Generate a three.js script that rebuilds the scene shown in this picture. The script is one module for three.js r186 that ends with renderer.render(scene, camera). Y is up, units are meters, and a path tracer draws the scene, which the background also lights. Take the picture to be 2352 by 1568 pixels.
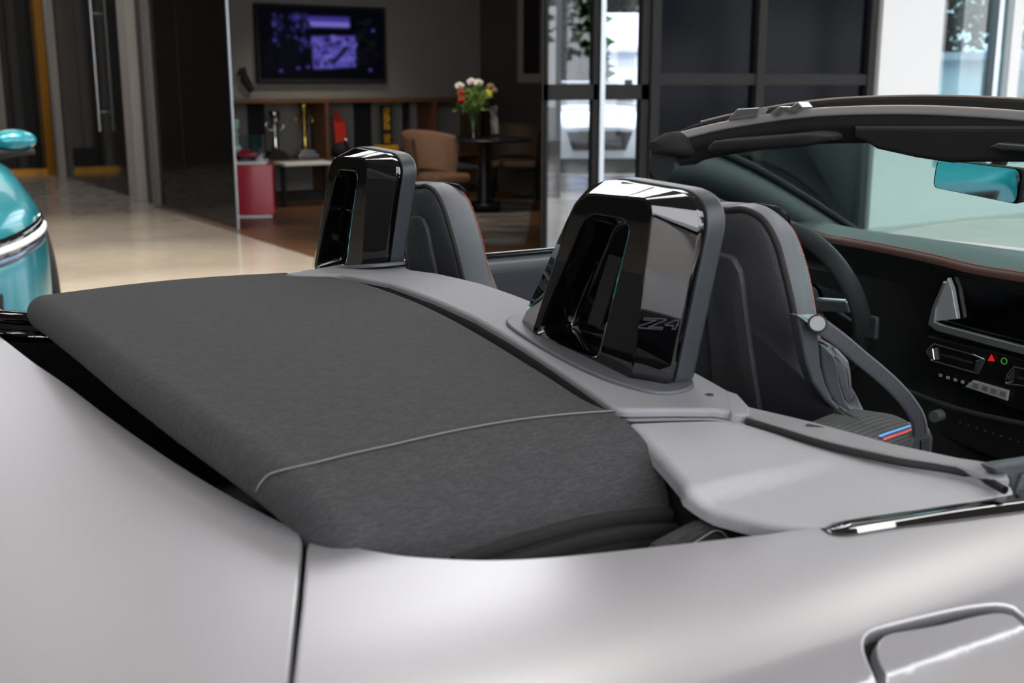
import * as THREE from 'three';
import { mergeGeometries } from 'three/addons/utils/BufferGeometryUtils.js';
import { RoundedBoxGeometry } from 'three/addons/geometries/RoundedBoxGeometry.js';
import { RectAreaLightUniformsLib } from 'three/addons/lights/RectAreaLightUniformsLib.js';

// ---------------------------------------------------------------- camera, sky, exposure
const V = (x, y, z) => new THREE.Vector3(x, y, z);
const FOCAL = 2620, PITCH = 12.67 * Math.PI / 180, YAW = 32.4 * Math.PI / 180, EYE = V(-0.36, 1.27, 1.37);
const LEVEL = V(Math.sin(YAW), 0, -Math.cos(YAW)), RIGHT = V(Math.cos(YAW), 0, Math.sin(YAW));
const AHEAD = LEVEL.clone().multiplyScalar(Math.cos(PITCH)).add(V(0, -Math.sin(PITCH), 0));
const UPWARD = LEVEL.clone().multiplyScalar(Math.sin(PITCH)).add(V(0, Math.cos(PITCH), 0));
const scene = new THREE.Scene();
const camera = new THREE.PerspectiveCamera(2 * Math.atan(784 / FOCAL) * 180 / Math.PI, 1.5, 0.05, 300);
camera.position.copy(EYE);
camera.lookAt(EYE.clone().add(AHEAD));
camera.focus = 1.72;
camera.userData.fStop = 6.3;
scene.background = new THREE.Color().setRGB(0.965, 0.965, 1.0);
scene.backgroundIntensity = 6.8;
const renderer = new THREE.WebGLRenderer({ antialias: true });
renderer.toneMapping = THREE.LinearToneMapping;
renderer.toneMappingExposure = 0.82;
renderer.shadowMap.enabled = true;
RectAreaLightUniformsLib.init();

const ADDED_LAMPS = [[1.6, -1.6, 3.4, 1.3, 6], [-3.2, -1.6, 2.4, 1.2, 6], [6.4, -1.6, 2.4, 1.2, 6], [0.9, -8.4, 2.6, 1.2, 3.5], [-3.2, -9.5, 1.6, 0.8, 6]];  // unseen panels added to light the car and shape its reflections
const ADDED_LAMP_LABELS = ['added long panel lamp in the ceiling over the convertible', 'added panel lamp in the ceiling behind the convertible', 'added panel lamp in the ceiling ahead of the convertible', 'added panel lamp in the ceiling beside the dark partition', 'added small panel lamp in the ceiling behind the teal car'];
const SPOTS = [[1.0, -3.6, 1.3, -4.6, 190, 0.36], [2.2, -5.0, 1.8, -6.2, 190, 0.36], [-1.2, -3.0, -0.4, -4.4, 160, 0.36], [0.4, -8.2, 1.6, -8.8, 80, 0.35], [5.0, -7.6, 5.4, -8.8, 9, 0.7, 2.95], [4.6, -9.6, 4.8, -10.6, 8, 0.8, 2.95]];
const SPOT_LABELS = ['white spotlight aimed at the floor beside the teal car', 'white spotlight aimed at the floor before the lounge', 'white spotlight aimed at the teal car', 'white spotlight aimed along the dark partition', 'white spotlight over the round lounge table', 'white spotlight over the walnut cabinet'];
const TVGLOW = 0.7;

// ---------------------------------------------------------------- reading the photograph: a pixel gives a direction, the surface it lies on gives the distance
const ray = (px, py) => RIGHT.clone().multiplyScalar((px - 1176) / FOCAL).addScaledVector(UPWARD, -(py - 784) / FOCAL).add(AHEAD);
const atX = (px, py, x) => { const d = ray(px, py); return EYE.clone().addScaledVector(d, (x - EYE.x) / d.x); };
const atY = (px, py, y) => { const d = ray(px, py); return EYE.clone().addScaledVector(d, (y - EYE.y) / d.y); };
const atZ = (px, py, z) => { const d = ray(px, py); return EYE.clone().addScaledVector(d, (z - EYE.z) / d.z); };
function toPixel(p) {
  const d = p.clone().sub(EYE), z = d.dot(AHEAD);
  return [1176 + FOCAL * d.dot(RIGHT) / z, 784 - FOCAL * d.dot(UPWARD) / z];
}
function onSurface(px, py, S, u, v) {        // where the surface S(u, v) shows at a pixel
  for (let i = 0; i < 40; i++) {
    const e = 1e-4, a = toPixel(S(u, v)), b = toPixel(S(u + e, v)), c = toPixel(S(u, v + e));
    const A = (b[0] - a[0]) / e, B = (c[0] - a[0]) / e, Cc = (b[1] - a[1]) / e, D = (c[1] - a[1]) / e, det = A * D - B * Cc;
    const rx = px - a[0], ry = py - a[1];
    let du = (D * rx - B * ry) / det, dv = (A * ry - Cc * rx) / det;
    const m = Math.hypot(du, dv); if (m > 0.1) { du *= 0.1 / m; dv *= 0.1 / m; }
    u += du; v += dv;
    if (m < 1e-6) break;
  }
  return [u, v];
}

// ---------------------------------------------------------------- building helpers
let seedValue = 7;
const rnd = () => { seedValue = (seedValue * 1664525 + 1013904223) >>> 0; return seedValue / 4294967296; };
const lerp = (a, b, t) => a + (b - a) * t, clamp = (x, a, b) => Math.min(b, Math.max(a, x));
const smooth = (a, b, x) => { const t = clamp((x - a) / (b - a), 0, 1); return t * t * (3 - 2 * t); };
const used = {};
function numbered(name) { const n = used[name] = (used[name] ?? -1) + 1; return n ? name + '_' + String(n).padStart(3, '0') : name; }
function shade(o) { o.traverse((m) => { if (m.isMesh) { m.castShadow = true; m.receiveShadow = true; } }); return o; }
function part(parent, name, geometry, material, label) {
  const list = Array.isArray(geometry) ? geometry : [geometry];
  const g = list.length > 1 ? mergeGeometries(list.map(plain)) : list[0];
  const m = new THREE.Mesh(g, material); m.name = name; m.castShadow = m.receiveShadow = true;
  if (label) m.userData.label = label;
  parent.add(m); return m;
}
function plain(g) {
  const h = g.index ? g.toNonIndexed() : g;
  for (const k of Object.keys(h.attributes)) if (!['position', 'normal', 'uv'].includes(k)) h.deleteAttribute(k);
  if (!h.attributes.uv) h.setAttribute('uv', new THREE.Float32BufferAttribute(new Float32Array(h.attributes.position.count * 2), 2));
  return h;
}
function thing(name, label, category, position = [0, 0, 0], turn = 0, group) {
  const o = new THREE.Group(); o.name = numbered(name); o.position.set(...position); o.rotation.y = turn;
  o.userData = { label, category }; if (group) o.userData.group = group;
  scene.add(o); return o;
}
function struct(name, geometry, material, label) {
  const m = part(scene, name, geometry, material, label); m.name = numbered(name); m.userData.kind = 'structure'; return m;
}
const at = (g, x, y, z, rx = 0, ry = 0, rz = 0) => { g.applyMatrix4(new THREE.Matrix4().makeRotationFromEuler(new THREE.Euler(rx, ry, rz))); g.translate(x, y, z); return g; };
function box(x0, x1, y0, y1, z0, z1, r = 0) {
  const w = Math.abs(x1 - x0), h = Math.abs(y1 - y0), d = Math.abs(z1 - z0);
  const g = r ? new RoundedBoxGeometry(w, h, d, 2, Math.min(r, w / 2.01, h / 2.01, d / 2.01)) : new THREE.BoxGeometry(w, h, d);
  g.translate((x0 + x1) / 2, (y0 + y1) / 2, (z0 + z1) / 2);
  worldUv(g); return g;
}
function worldUv(g) {                       // uv in metres on the face's main plane
  const p = g.attributes.position, n = g.attributes.normal, uv = new Float32Array(p.count * 2);
  for (let i = 0; i < p.count; i++) {
    const a = Math.abs(n.getX(i)), b = Math.abs(n.getY(i)), c = Math.abs(n.getZ(i));
    uv[2 * i] = a > b && a > c ? p.getZ(i) : p.getX(i);
    uv[2 * i + 1] = b > a && b > c ? p.getZ(i) : p.getY(i);
  }
  g.setAttribute('uv', new THREE.BufferAttribute(uv, 2)); return g;
}
const curve = (pts, closed = false, n = 60) => new THREE.CatmullRomCurve3(pts, closed, 'centripetal').getSpacedPoints(n);
function tube(pts, r, n = 60, seg = 8, closed = false) {
  return new THREE.TubeGeometry(new THREE.CatmullRomCurve3(pts, closed, 'centripetal'), n, r, seg, closed);
}
function rod(a, b, r, seg = 12) {
  const d = b.clone().sub(a), g = new THREE.CylinderGeometry(r, r, d.length(), seg);
  g.applyQuaternion(new THREE.Quaternion().setFromUnitVectors(V(0, 1, 0), d.clone().normalize()));
  g.translate((a.x + b.x) / 2, (a.y + b.y) / 2, (a.z + b.z) / 2); return g;
}
// rings of points joined into a skin; every ring has the same count
function loft(rings, { closed = true, cap0 = false, cap1 = false, crease = 0 } = {}) {
  const n = rings[0].length, pos = [], uv = [], idx = [];
  let vv = 0;
  rings.forEach((r, i) => {
    if (i) vv += r[0].distanceTo(rings[i - 1][0]);
    let uu = 0;
    for (let j = 0; j < n; j++) { if (j) uu += r[j].distanceTo(r[j - 1]); pos.push(r[j].x, r[j].y, r[j].z); uv.push(uu, vv); }
  });
  const m = closed ? n : n - 1;
  for (let i = 0; i + 1 < rings.length; i++) for (let j = 0; j < m; j++) {
    const a = i * n + j, b = i * n + (j + 1) % n, c = a + n, d = b + n;
    idx.push(a, b, d, a, d, c);
  }
  const cap = (i, flip) => {
    const c = V(0, 0, 0); rings[i].forEach((p) => c.add(p)); c.multiplyScalar(1 / n);
    const k = pos.length / 3; pos.push(c.x, c.y, c.z); uv.push(0, 0);
    const base = pos.length / 3; rings[i].forEach((p) => { pos.push(p.x, p.y, p.z); uv.push(p.z, p.y); });
    for (let j = 0; j < m; j++) { const a = base + j, b = base + (j + 1) % n; flip ? idx.push(k, b, a) : idx.push(k, a, b); }
  };
  if (cap0) cap(0, true); if (cap1) cap(rings.length - 1, false);
  const g = new THREE.BufferGeometry();
  g.setAttribute('position', new THREE.Float32BufferAttribute(pos, 3)); g.setAttribute('uv', new THREE.Float32BufferAttribute(uv, 2));
  g.setIndex(idx); g.computeVertexNormals(); return g;
}
// a closed outline from a few corners, each rounded: the same number of points whatever the corners
function roundedOutline(corners, radii, nc = 8, ne = 8) {
  const out = [], n = corners.length;
  const P = corners.map((c) => new THREE.Vector2(...c)), fillet = [];
  for (let i = 0; i < n; i++) {
    const p = P[i], a = P[(i + n - 1) % n].clone().sub(p), b = P[(i + 1) % n].clone().sub(p), r = radii[i] ?? radii[0];
    const ra = Math.min(r, a.length() * 0.48), rb = Math.min(r, b.length() * 0.48);
    const s = p.clone().addScaledVector(a.normalize(), ra), e = p.clone().addScaledVector(b.normalize(), rb);
    fillet.push([s, p, e]);
  }
  for (let i = 0; i < n; i++) {
    const [s, p, e] = fillet[i];
    for (let k = 0; k <= nc; k++) { const t = k / nc; out.push(new THREE.Vector2((1 - t) ** 2 * s.x + 2 * t * (1 - t) * p.x + t * t * e.x, (1 - t) ** 2 * s.y + 2 * t * (1 - t) * p.y + t * t * e.y)); }
    const q = fillet[(i + 1) % n][0];
    for (let k = 1; k < ne; k++) out.push(e.clone().lerp(q, k / ne));
  }
  return out;
}
// a piece cut out of the surface S(u, v): outline and holes in (u, v), true normals, a rolled edge and a flange
function panel(S, outline, holes = [], { max = 0.02, thick = 0.012, roll = 0.004, flip = 1, ring = 0.9 } = {}) {
  const N = (u, v) => { const e = 1e-4, a = S(u + e, v).sub(S(u - e, v)), b = S(u, v + e).sub(S(u, v - e)); return b.cross(a).normalize().multiplyScalar(flip); };
  const even = (loop, ccw) => {
    const out = [];
    for (let i = 0; i < loop.length; i++) {
      const a = loop[i], b = loop[(i + 1) % loop.length], k = Math.max(1, Math.ceil(S(...a).distanceTo(S(...b)) / (max * ring)));
      for (let j = 0; j < k; j++) out.push(new THREE.Vector2(lerp(a[0], b[0], j / k), lerp(a[1], b[1], j / k)));
    }
    if (THREE.ShapeUtils.isClockWise(out) === ccw) out.reverse();
    return out;
  };
  const loops = [even(outline, true), ...holes.map((h) => even(h, false))];
  let faces = THREE.ShapeUtils.triangulateShape(loops[0], loops.slice(1));
  const uv = loops.flat().map((p) => [p.x, p.y]), P = uv.map((p) => S(...p)), mids = new Map();
  const mid = (a, b) => {
    const k = a < b ? a * 1e6 + b : b * 1e6 + a;
    if (!mids.has(k)) { mids.set(k, uv.length); const p = [(uv[a][0] + uv[b][0]) / 2, (uv[a][1] + uv[b][1]) / 2]; uv.push(p); P.push(S(...p)); }
    return mids.get(k);
  };
  for (let pass = 0; pass < 24; pass++) {
    const next = []; let cut = false;
    for (const [a, b, c] of faces) {
      const l = [P[a].distanceTo(P[b]), P[b].distanceTo(P[c]), P[c].distanceTo(P[a])], k = l.indexOf(Math.max(...l));
      if (l[k] <= max) { next.push([a, b, c]); continue; }
      cut = true;
      const [p, q, r] = k === 0 ? [a, b, c] : k === 1 ? [b, c, a] : [c, a, b], m = mid(p, q);
      next.push([p, m, r], [m, q, r]);
    }
    faces = next; if (!cut) break;
  }
  const pos = [], nor = [], tex = [], idx = [];
  uv.forEach((p, i) => { const n = N(...p); pos.push(P[i].x, P[i].y, P[i].z); nor.push(n.x, n.y, n.z); tex.push(p[0], p[1]); });
  for (const [a, b, c] of faces) flip > 0 ? idx.push(a, c, b) : idx.push(a, b, c);
  for (const loop of loops) {
    const n = loop.length, rows = 6, base = pos.length / 3;
    for (let i = 0; i < n; i++) {
      const p = loop[i], a = loop[(i + n - 1) % n], b = loop[(i + 1) % n], nn = N(p.x, p.y), o = S(p.x, p.y);
      const t2 = new THREE.Vector2(b.x - a.x, b.y - a.y).normalize(), e = 1e-4;
      const T = S(p.x + t2.y * e, p.y - t2.x * e).sub(o), tt = S(b.x, b.y).sub(S(a.x, a.y)).normalize();
      T.addScaledVector(nn, -T.dot(nn)).addScaledVector(tt, -T.dot(tt)).normalize();
      for (let k = 0; k < rows; k++) {
        const th = Math.min(1, k / (rows - 2)) * Math.PI / 2, down = k === rows - 1 ? thick : roll * (1 - Math.cos(th));
        const q = o.clone().addScaledVector(T, roll * Math.sin(th)).addScaledVector(nn, -down);
        const m = nn.clone().multiplyScalar(Math.cos(th)).addScaledVector(T, Math.sin(th));
        pos.push(q.x, q.y, q.z); nor.push(m.x, m.y, m.z); tex.push(p.x + T.x * roll * th, p.y + T.z * roll * th);
      }
    }
    for (let i = 0; i < n; i++) for (let k = 0; k + 1 < rows; k++) {
      const a = base + i * rows + k, b = base + ((i + 1) % n) * rows + k;
      flip > 0 ? idx.push(a, b, a + 1, b, b + 1, a + 1) : idx.push(a, a + 1, b, b, a + 1, b + 1);
    }
  }
  const g = new THREE.BufferGeometry();
  g.setAttribute('position', new THREE.Float32BufferAttribute(pos, 3)); g.setAttribute('normal', new THREE.Float32BufferAttribute(nor, 3));
  g.setAttribute('uv', new THREE.Float32BufferAttribute(tex, 2)); g.setIndex(idx); return g;
}
function slab(points2, depth, bevel, toWorld) {     // a flat outline given thickness, then placed
  const s = new THREE.Shape(points2.map((p) => new THREE.Vector2(p[0], p[1])));
  const g = new THREE.ExtrudeGeometry(s, { depth: Math.max(1e-4, depth - 2 * bevel), bevelEnabled: bevel > 0, bevelThickness: bevel, bevelSize: bevel, bevelOffset: -bevel, bevelSegments: 3, curveSegments: 8 });
  if (toWorld) g.applyMatrix4(toWorld);
  return g;
}
function plateZ(pixels, z, depth, bevel = 0.003) {  // outline read from the photograph on the plane z, thickness towards -z
  const g = slab(pixels.map(([a, b]) => { const p = atZ(a, b, z); return [p.x, p.y]; }), depth, bevel);
  g.translate(0, 0, z - depth + bevel); return g;
}
function plateX(pixels, x, depth, bevel = 0.003) {  // the same on the plane x, thickness towards +x
  const g = slab(pixels.map(([a, b]) => { const p = atX(a, b, x); return [-p.z, p.y]; }), depth, bevel, new THREE.Matrix4().makeBasis(V(0, 0, -1), V(0, 1, 0), V(1, 0, 0)));
  g.translate(x + bevel, 0, 0); return g;
}
const lathe = (profile, seg = 32) => new THREE.LatheGeometry(profile.map((p) => new THREE.Vector2(p[0], p[1])), seg);
function ribbon(path, sides, width, thick) {        // a strap: path points and, at each, the direction of its width
  const rings = path.map((p, i) => {
    const t = (path[i + 1] ?? p).clone().sub(path[i - 1] ?? p).normalize(), w = sides[i].clone().addScaledVector(t, -sides[i].dot(t)).normalize(), n = t.clone().cross(w);
    return roundedOutline([[-width / 2, -thick / 2], [width / 2, -thick / 2], [width / 2, thick / 2], [-width / 2, thick / 2]], [thick * 0.45], 3, 3)
      .map((q) => p.clone().addScaledVector(w, q.x).addScaledVector(n, q.y));
  });
  return loft(rings, { cap0: true, cap1: true });
}
function table1(points) {                    // smooth curve through (key, values...) rows
  const n = points.length;
  return (t) => {
    let i = 0; while (i < n - 2 && t > points[i + 1][0]) i++;
    const a = points[i], b = points[i + 1], h = b[0] - a[0], s = (t - a[0]) / h;
    return a.slice(1).map((_, k) => {
      const p = a[k + 1], q = b[k + 1];
      const d0 = i > 0 ? (q - points[i - 1][k + 1]) / (b[0] - points[i - 1][0]) : (q - p) / h;
      const d1 = i < n - 2 ? (points[i + 2][k + 1] - p) / (points[i + 2][0] - a[0]) : (q - p) / h;
      if (s < 0) return p + d0 * (t - a[0]); if (s > 1) return q + d1 * (t - b[0]);
      return (2 * s ** 3 - 3 * s * s + 1) * p + (s ** 3 - 2 * s * s + s) * h * d0 + (-2 * s ** 3 + 3 * s * s) * q + (s ** 3 - s * s) * h * d1;
    });
  };
}

// ---------------------------------------------------------------- procedural textures
function grid(size, fn, colour, metres) {    // fn(i, j) gives 0..1 or [r, g, b] in sRGB; tile of `metres`
  const d = new Uint8Array(size * size * 4);
  for (let j = 0; j < size; j++) for (let i = 0; i < size; i++) {
    const c = fn(i / size, j / size, i, j), q = Array.isArray(c) ? c : [c, c, c], k = 4 * (j * size + i);
    d[k] = clamp(q[0], 0, 1) * 255; d[k + 1] = clamp(q[1], 0, 1) * 255; d[k + 2] = clamp(q[2], 0, 1) * 255; d[k + 3] = 255;
  }
  const t = new THREE.DataTexture(d, size, size, THREE.RGBAFormat);
  t.wrapS = t.wrapT = THREE.RepeatWrapping; t.magFilter = THREE.LinearFilter; t.minFilter = THREE.LinearMipmapLinearFilter; t.generateMipmaps = true;
  if (colour) t.colorSpace = THREE.SRGBColorSpace;
  t.repeat.set(1 / metres, 1 / metres); t.needsUpdate = true; return t;
}
const lattice = new Float32Array(65536).map(() => rnd());
function noise(x, y, period) {               // tiling value noise
  const xi = Math.floor(x), yi = Math.floor(y), fx = x - xi, fy = y - yi, sx = fx * fx * (3 - 2 * fx), sy = fy * fy * (3 - 2 * fy);
  const L = (a, b) => lattice[((((b % period) + period) % period) * 251 + (((a % period) + period) % period) * 7 + period * 13) & 65535];
  return lerp(lerp(L(xi, yi), L(xi + 1, yi), sx), lerp(L(xi, yi + 1), L(xi + 1, yi + 1), sx), sy);
}
const fbm = (u, v, p, oct = 4) => { let s = 0, a = 0.5, k = p; for (let i = 0; i < oct; i++) { s += a * noise(u * k, v * k, k); a *= 0.5; k *= 2; } return s; };
const weaveBump = grid(512, (u, v, i, j) => { const rib = 0.5 + 0.5 * Math.sin(v * 2 * Math.PI * 48), cross = 0.5 + 0.5 * Math.sin((u * 64 + Math.floor(v * 48) * 0.5) * 2 * Math.PI); return 0.62 * rib + 0.22 * cross + 0.3 * (lattice[(i * 37 + j * 911) & 65535] - 0.3); }, false, 0.072);
const weaveTone = grid(512, (u, v, i, j) => { const rib = 0.5 + 0.5 * Math.sin(v * 2 * Math.PI * 48), streak = noise(u * 24, v * 200, 200) , n = lattice[(i * 131 + j * 677) & 65535]; const c = 0.155 + 0.18 * rib * n + 0.1 * (streak - 0.5) + 0.05 * (noise(u * 10, v * 90, 90) - 0.5) + (n > 0.985 ? 0.14 : 0); return [c, c, c * 1.015]; }, true, 0.072);
const leatherBump = grid(512, (u, v) => { let d = 1; const k = 46, x = u * k, y = v * k, xi = Math.floor(x), yi = Math.floor(y); let d2 = 1;
  for (let a = -1; a <= 1; a++) for (let b = -1; b <= 1; b++) { const cx = (xi + a + k) % k, cy = (yi + b + k) % k, px = xi + a + lattice[(cx * 57 + cy * 613) & 65535], py = yi + b + lattice[(cx * 91 + cy * 389 + 77) & 65535], q = Math.hypot(px - x, py - y); if (q < d) { d2 = d; d = q; } else if (q < d2) d2 = q; }
  return clamp((d2 - d) * 1.9, 0, 1) * 0.8 + 0.2 * fbm(u, v, 8); }, false, 0.09);
const grainBump = grid(512, (u, v) => fbm(u, v, 90, 3), false, 0.12);
const knitTone = grid(256, (u, v) => { const k = 20, row = Math.floor(v * k), x = (u * k + (row % 2) * 0.5) % 1, y = (v * k) % 1, h = Math.exp(-((x - 0.5) ** 2 / 0.05 + (y - 0.5) ** 2 / 0.09)); const c = 0.14 + 0.26 * h; return [c, c, c]; }, true, 0.12);
const knitBump = grid(256, (u, v) => { const k = 20, row = Math.floor(v * k), x = (u * k + (row % 2) * 0.5) % 1, y = (v * k) % 1; return Math.exp(-((x - 0.5) ** 2 / 0.05 + (y - 0.5) ** 2 / 0.09)); }, false, 0.12);
const meshTone = grid(256, (u, v) => { const k = 16, row = Math.floor(v * k), x = (u * k + (row % 2) * 0.5) % 1 - 0.5, y = (v * k) % 1 - 0.5; const c = Math.hypot(x, y) < 0.3 ? 0.02 : 0.2; return [c, c, c]; }, true, 0.032);
const woodTone = grid(512, (u, v) => { const g = fbm(u * 1, v * 1, 4), s = noise(u * 4, v * 128, 128) * 0.5 + noise(u * 8, v * 256, 256) * 0.3; const c = 0.75 + 0.35 * s + 0.2 * (g - 0.5); return [0.42 * c, 0.29 * c, 0.19 * c]; }, true, 1.4);
const floorTone = grid(512, (u, v) => { const c = 0.7 + 0.1 * (fbm(u, v, 5, 5) - 0.5) + 0.04 * (fbm(u, v, 60, 2) - 0.5); return [c, c * 0.945, c * 0.87]; }, true, 3.2);
const floorRough = grid(256, (u, v) => 0.1 + 0.14 * fbm(u, v, 12, 4), false, 2.4);
const rugTone = grid(512, (u, v) => { const c = 0.42 + 0.3 * (noise(u * 6, v * 40, 40) - 0.5) + 0.25 * (fbm(u, v, 10) - 0.5) + 0.1 * (fbm(u, v, 120, 2) - 0.5); return [c, c * 0.94, c * 0.86]; }, true, 2.0);
const wallGrain = grid(256, (u, v) => fbm(u, v, 60, 3), false, 0.6);
const paveTone = grid(256, (u, v) => { const c = 0.62 + 0.12 * (fbm(u, v, 8, 5) - 0.5); return [c * 0.94, c * 0.98, c]; }, true, 4);
const carpetTone = grid(256, (u, v) => { const c = 0.2 + 0.12 * fbm(u, v, 64, 2); return [c, c, c]; }, true, 0.2);

// ---------------------------------------------------------------- materials
const mat = (hex, roughness, metalness = 0, more = {}) => new THREE.MeshPhysicalMaterial({ color: hex, roughness, metalness, side: THREE.DoubleSide, ...more });
const M = {
  paint: mat(0xa9a8ab, 0.36, 0.62, { clearcoat: 0.25, clearcoatRoughness: 0.32 }),
  canvas: mat(0xffffff, 0.92, 0, { map: weaveTone, bumpMap: weaveBump, bumpScale: 0.00035 }),
  thread: mat(0x8f9092, 0.8),
  trim: mat(0x7c7c7f, 0.62, 0, { bumpMap: grainBump, bumpScale: 0.00025 }),
  wing: mat(0x9c9c9f, 0.6, 0, { bumpMap: leatherBump, bumpScale: 0.0003 }),
  gloss: mat(0x050506, 0.025, 0, { clearcoat: 1, clearcoatRoughness: 0.01 }),
  blackPlastic: mat(0x0d0d0f, 0.8),
  rubber: mat(0x111112, 0.8),
  liner: mat(0x151517, 0.95),
  dashBlack: mat(0x101012, 0.7),
  casing: mat(0x2b2f33, 0.45),
  flange: mat(0x4b4c50, 0.5),
  leather: mat(0x333337, 0.5, 0, { bumpMap: leatherBump, bumpScale: 0.00035 }),
  leatherSoft: mat(0x3c3d42, 0.45, 0, { bumpMap: leatherBump, bumpScale: 0.0003 }),
  redThread: mat(0xb4584a, 0.8),
  knit: mat(0xffffff, 0.95, 0, { map: knitTone, bumpMap: knitBump, bumpScale: 0.0006 }),
  mesh: mat(0xffffff, 0.6, 0.2, { map: meshTone }),
  chrome: mat(0xd6d8da, 0.14, 1),
  satin: mat(0xb8bbbd, 0.32, 0.9),
  mirror: mat(0xe6ecec, 0.02, 1),
  shield: mat(0xbfe0da, 0.02, 0, { transmission: 1, thickness: 0, ior: 1.45 }),
  pane: mat(0xffffff, 0.01, 0, { transmission: 1, thickness: 0, ior: 1.45 }),
  glassware: mat(0xe8f2f4, 0.03, 0, { transmission: 1, thickness: 0, ior: 1.45 }),
  darkGlass: mat(0x0d0a08, 0.07, 0, { specularIntensity: 0.4 }),
  blueGlass: mat(0x070b11, 0.12, 0, { specularIntensity: 0.08 }),
  smoked: mat(0xe2e8ee, 0.01, 0, { transmission: 1, thickness: 0, ior: 1.45 }),
  tinted: mat(0xa6bcc0, 0.01, 0, { transmission: 1, thickness: 0, ior: 1.45 }),
  tealPaint: mat(0x05707e, 0.32, 0.3, { clearcoat: 0.6, clearcoatRoughness: 0.06 }),
  whitePaint: mat(0xe9edf2, 0.25, 0, { clearcoat: 1, clearcoatRoughness: 0.05 }),
  bluePaint: mat(0x2f6fc0, 0.25, 0.1, { clearcoat: 1, clearcoatRoughness: 0.05 }),
  floor: mat(0xffffff, 1, 0, { map: floorTone, roughnessMap: floorRough }),
  wood: mat(0xffffff, 0.4, 0, { map: woodTone }),
  rug: mat(0xffffff, 0.97, 0, { map: rugTone }),
  wall: mat(0x75726d, 0.9, 0, { bumpMap: wallGrain, bumpScale: 0.001 }),
  wallDark: mat(0x4d4a46, 0.9, 0, { bumpMap: wallGrain, bumpScale: 0.001 }),
  white: mat(0xd2d4d5, 0.85, 0, { bumpMap: wallGrain, bumpScale: 0.0006 }),
  ceiling: mat(0x7b7876, 0.95),
  frame: mat(0x0d0e10, 0.85),
  alu: mat(0xa9b1b8, 0.35, 0.9),
  column: mat(0xa59e97, 0.8),
  gold: mat(0xb07a2a, 0.3, 0.8),
  red: mat(0xa80d2e, 0.3, 0, { clearcoat: 0.6, clearcoatRoughness: 0.1 }),
  pave: mat(0xffffff, 0.5, 0, { map: paveTone }),
  tyre: mat(0x0f0f10, 0.85),
  tan: mat(0x6e503a, 0.7, 0, { bumpMap: leatherBump, bumpScale: 0.0003 }),
  tableDark: mat(0x1b1b1e, 0.35),
  leafA: mat(0x63b545, 0.6, 0, { transmission: 0.35, thickness: 0 }),
  leafB: mat(0x3a6b3c, 0.7, 0, { transmission: 0.3, thickness: 0 }),
  bark: mat(0x4a3d30, 0.95),
  siding: mat(0xe6e9ee, 0.8),
  roof: mat(0xc9c4cf, 0.9),
};

// ================================================================ the setting: building shell
const ZF0 = -5.66, CEIL = 6.0, LOW = 2.95;
struct('floor', box(-7, 12, -0.12, 0, -17.8, 5.2), M.floor);
{
  const s = [[2.95, -5.66], [4.4, -5.66], [7.03, -9.53], [7.03, -11], [2.95, -11]].map(([x, z]) => [x, -z]);
  const g = slab(s, 0.006, 0); g.rotateX(-Math.PI / 2); g.translate(0, 0.0005, 0); worldUv(g);
  struct('floor', g, M.wood, 'brown wooden floor of the lounge');
}
struct('ceiling', [box(-7.2, 3.22, CEIL, CEIL + 0.2, -18, 5.4), box(3.22, 12.2, CEIL, CEIL + 0.2, ZF0 - 0.1, 5.4)], M.ceiling);
struct('wall_rear', box(-7.2, -7, 0, CEIL, -18, 5.4), mat(0x3a3734, 0.85));
struct('wall_lounge', box(3.0, 7.2, 0, LOW, -11.2, -11), M.wall);
{
  const s = [[3.06, ZF0], [4.46, ZF0], [7.2, -9.53], [7.2, -11.2], [3.06, -11.2]].map(([x, z]) => [x, -z]);
  const g = slab(s, 0.16, 0); g.rotateX(-Math.PI / 2); g.translate(0, LOW, 0); worldUv(g); struct('ceiling', g, M.ceiling, 'low lounge ceiling');
}
const addedHighWin = struct('window_7', [box(3.05, 3.2, LOW, LOW + 0.35, -11.2, ZF0), box(3.05, 3.2, CEIL - 0.2, CEIL, -11.2, ZF0), ...[-11.2, -9.4, -7.55, -5.78].map((z) => box(3.07, 3.17, LOW + 0.35, CEIL - 0.2, z, z + 0.12))], M.white, 'added high windows above the lounge entrance for sky reflections on the hoops');  // added unseen windows so the hoop tops mirror bright sky
for (const [a, c] of [[-11.08, -9.4], [-9.28, -7.55], [-7.43, -5.78]]) part(addedHighWin, 'window_pane', box(3.11, 3.115, LOW + 0.35, CEIL - 0.2, a, c), M.pane);
struct('wall_side', box(7.03, 7.2, 0, LOW, -11, -9.5), M.wallDark);
{ // wall along which the lounge meets the yard
  const a = V(7.026, 0, -9.56), b = V(4.39, 0, -5.68), d = b.clone().sub(a), g = box(0, d.length(), 0, LOW, -0.012, 0.012);
  g.rotateY(Math.atan2(-d.z, d.x)); g.translate(a.x, 0, a.z); struct('wall_yard', g, M.wallDark);
}
struct('wall_far', box(-7, 3.3, 0, LOW, -18, -17.8), mat(0x14100d, 0.5));
const addedFarWin = struct('window_6', [box(-7, 3.3, LOW, 4.1, -18, -17.8), box(-7, 3.3, CEIL - 0.2, CEIL, -18, -17.8), box(-7, -4.38, 4.1, CEIL - 0.2, -18, -17.8), ...[-2, 0.5, 3.1].map((x) => box(x, x + 0.12, 4.1, CEIL - 0.2, -17.95, -17.85))], M.wallDark, 'added high window band in the far wall to brighten the trunk lid');  // added unseen window band that lightens reflections on the trunk lid
for (const x of [-4.38, -1.88, 0.62]) part(addedFarWin, 'window_pane', box(x, x + 2.38, 4.1, CEIL - 0.2, -17.91, -17.905), M.pane);
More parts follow.
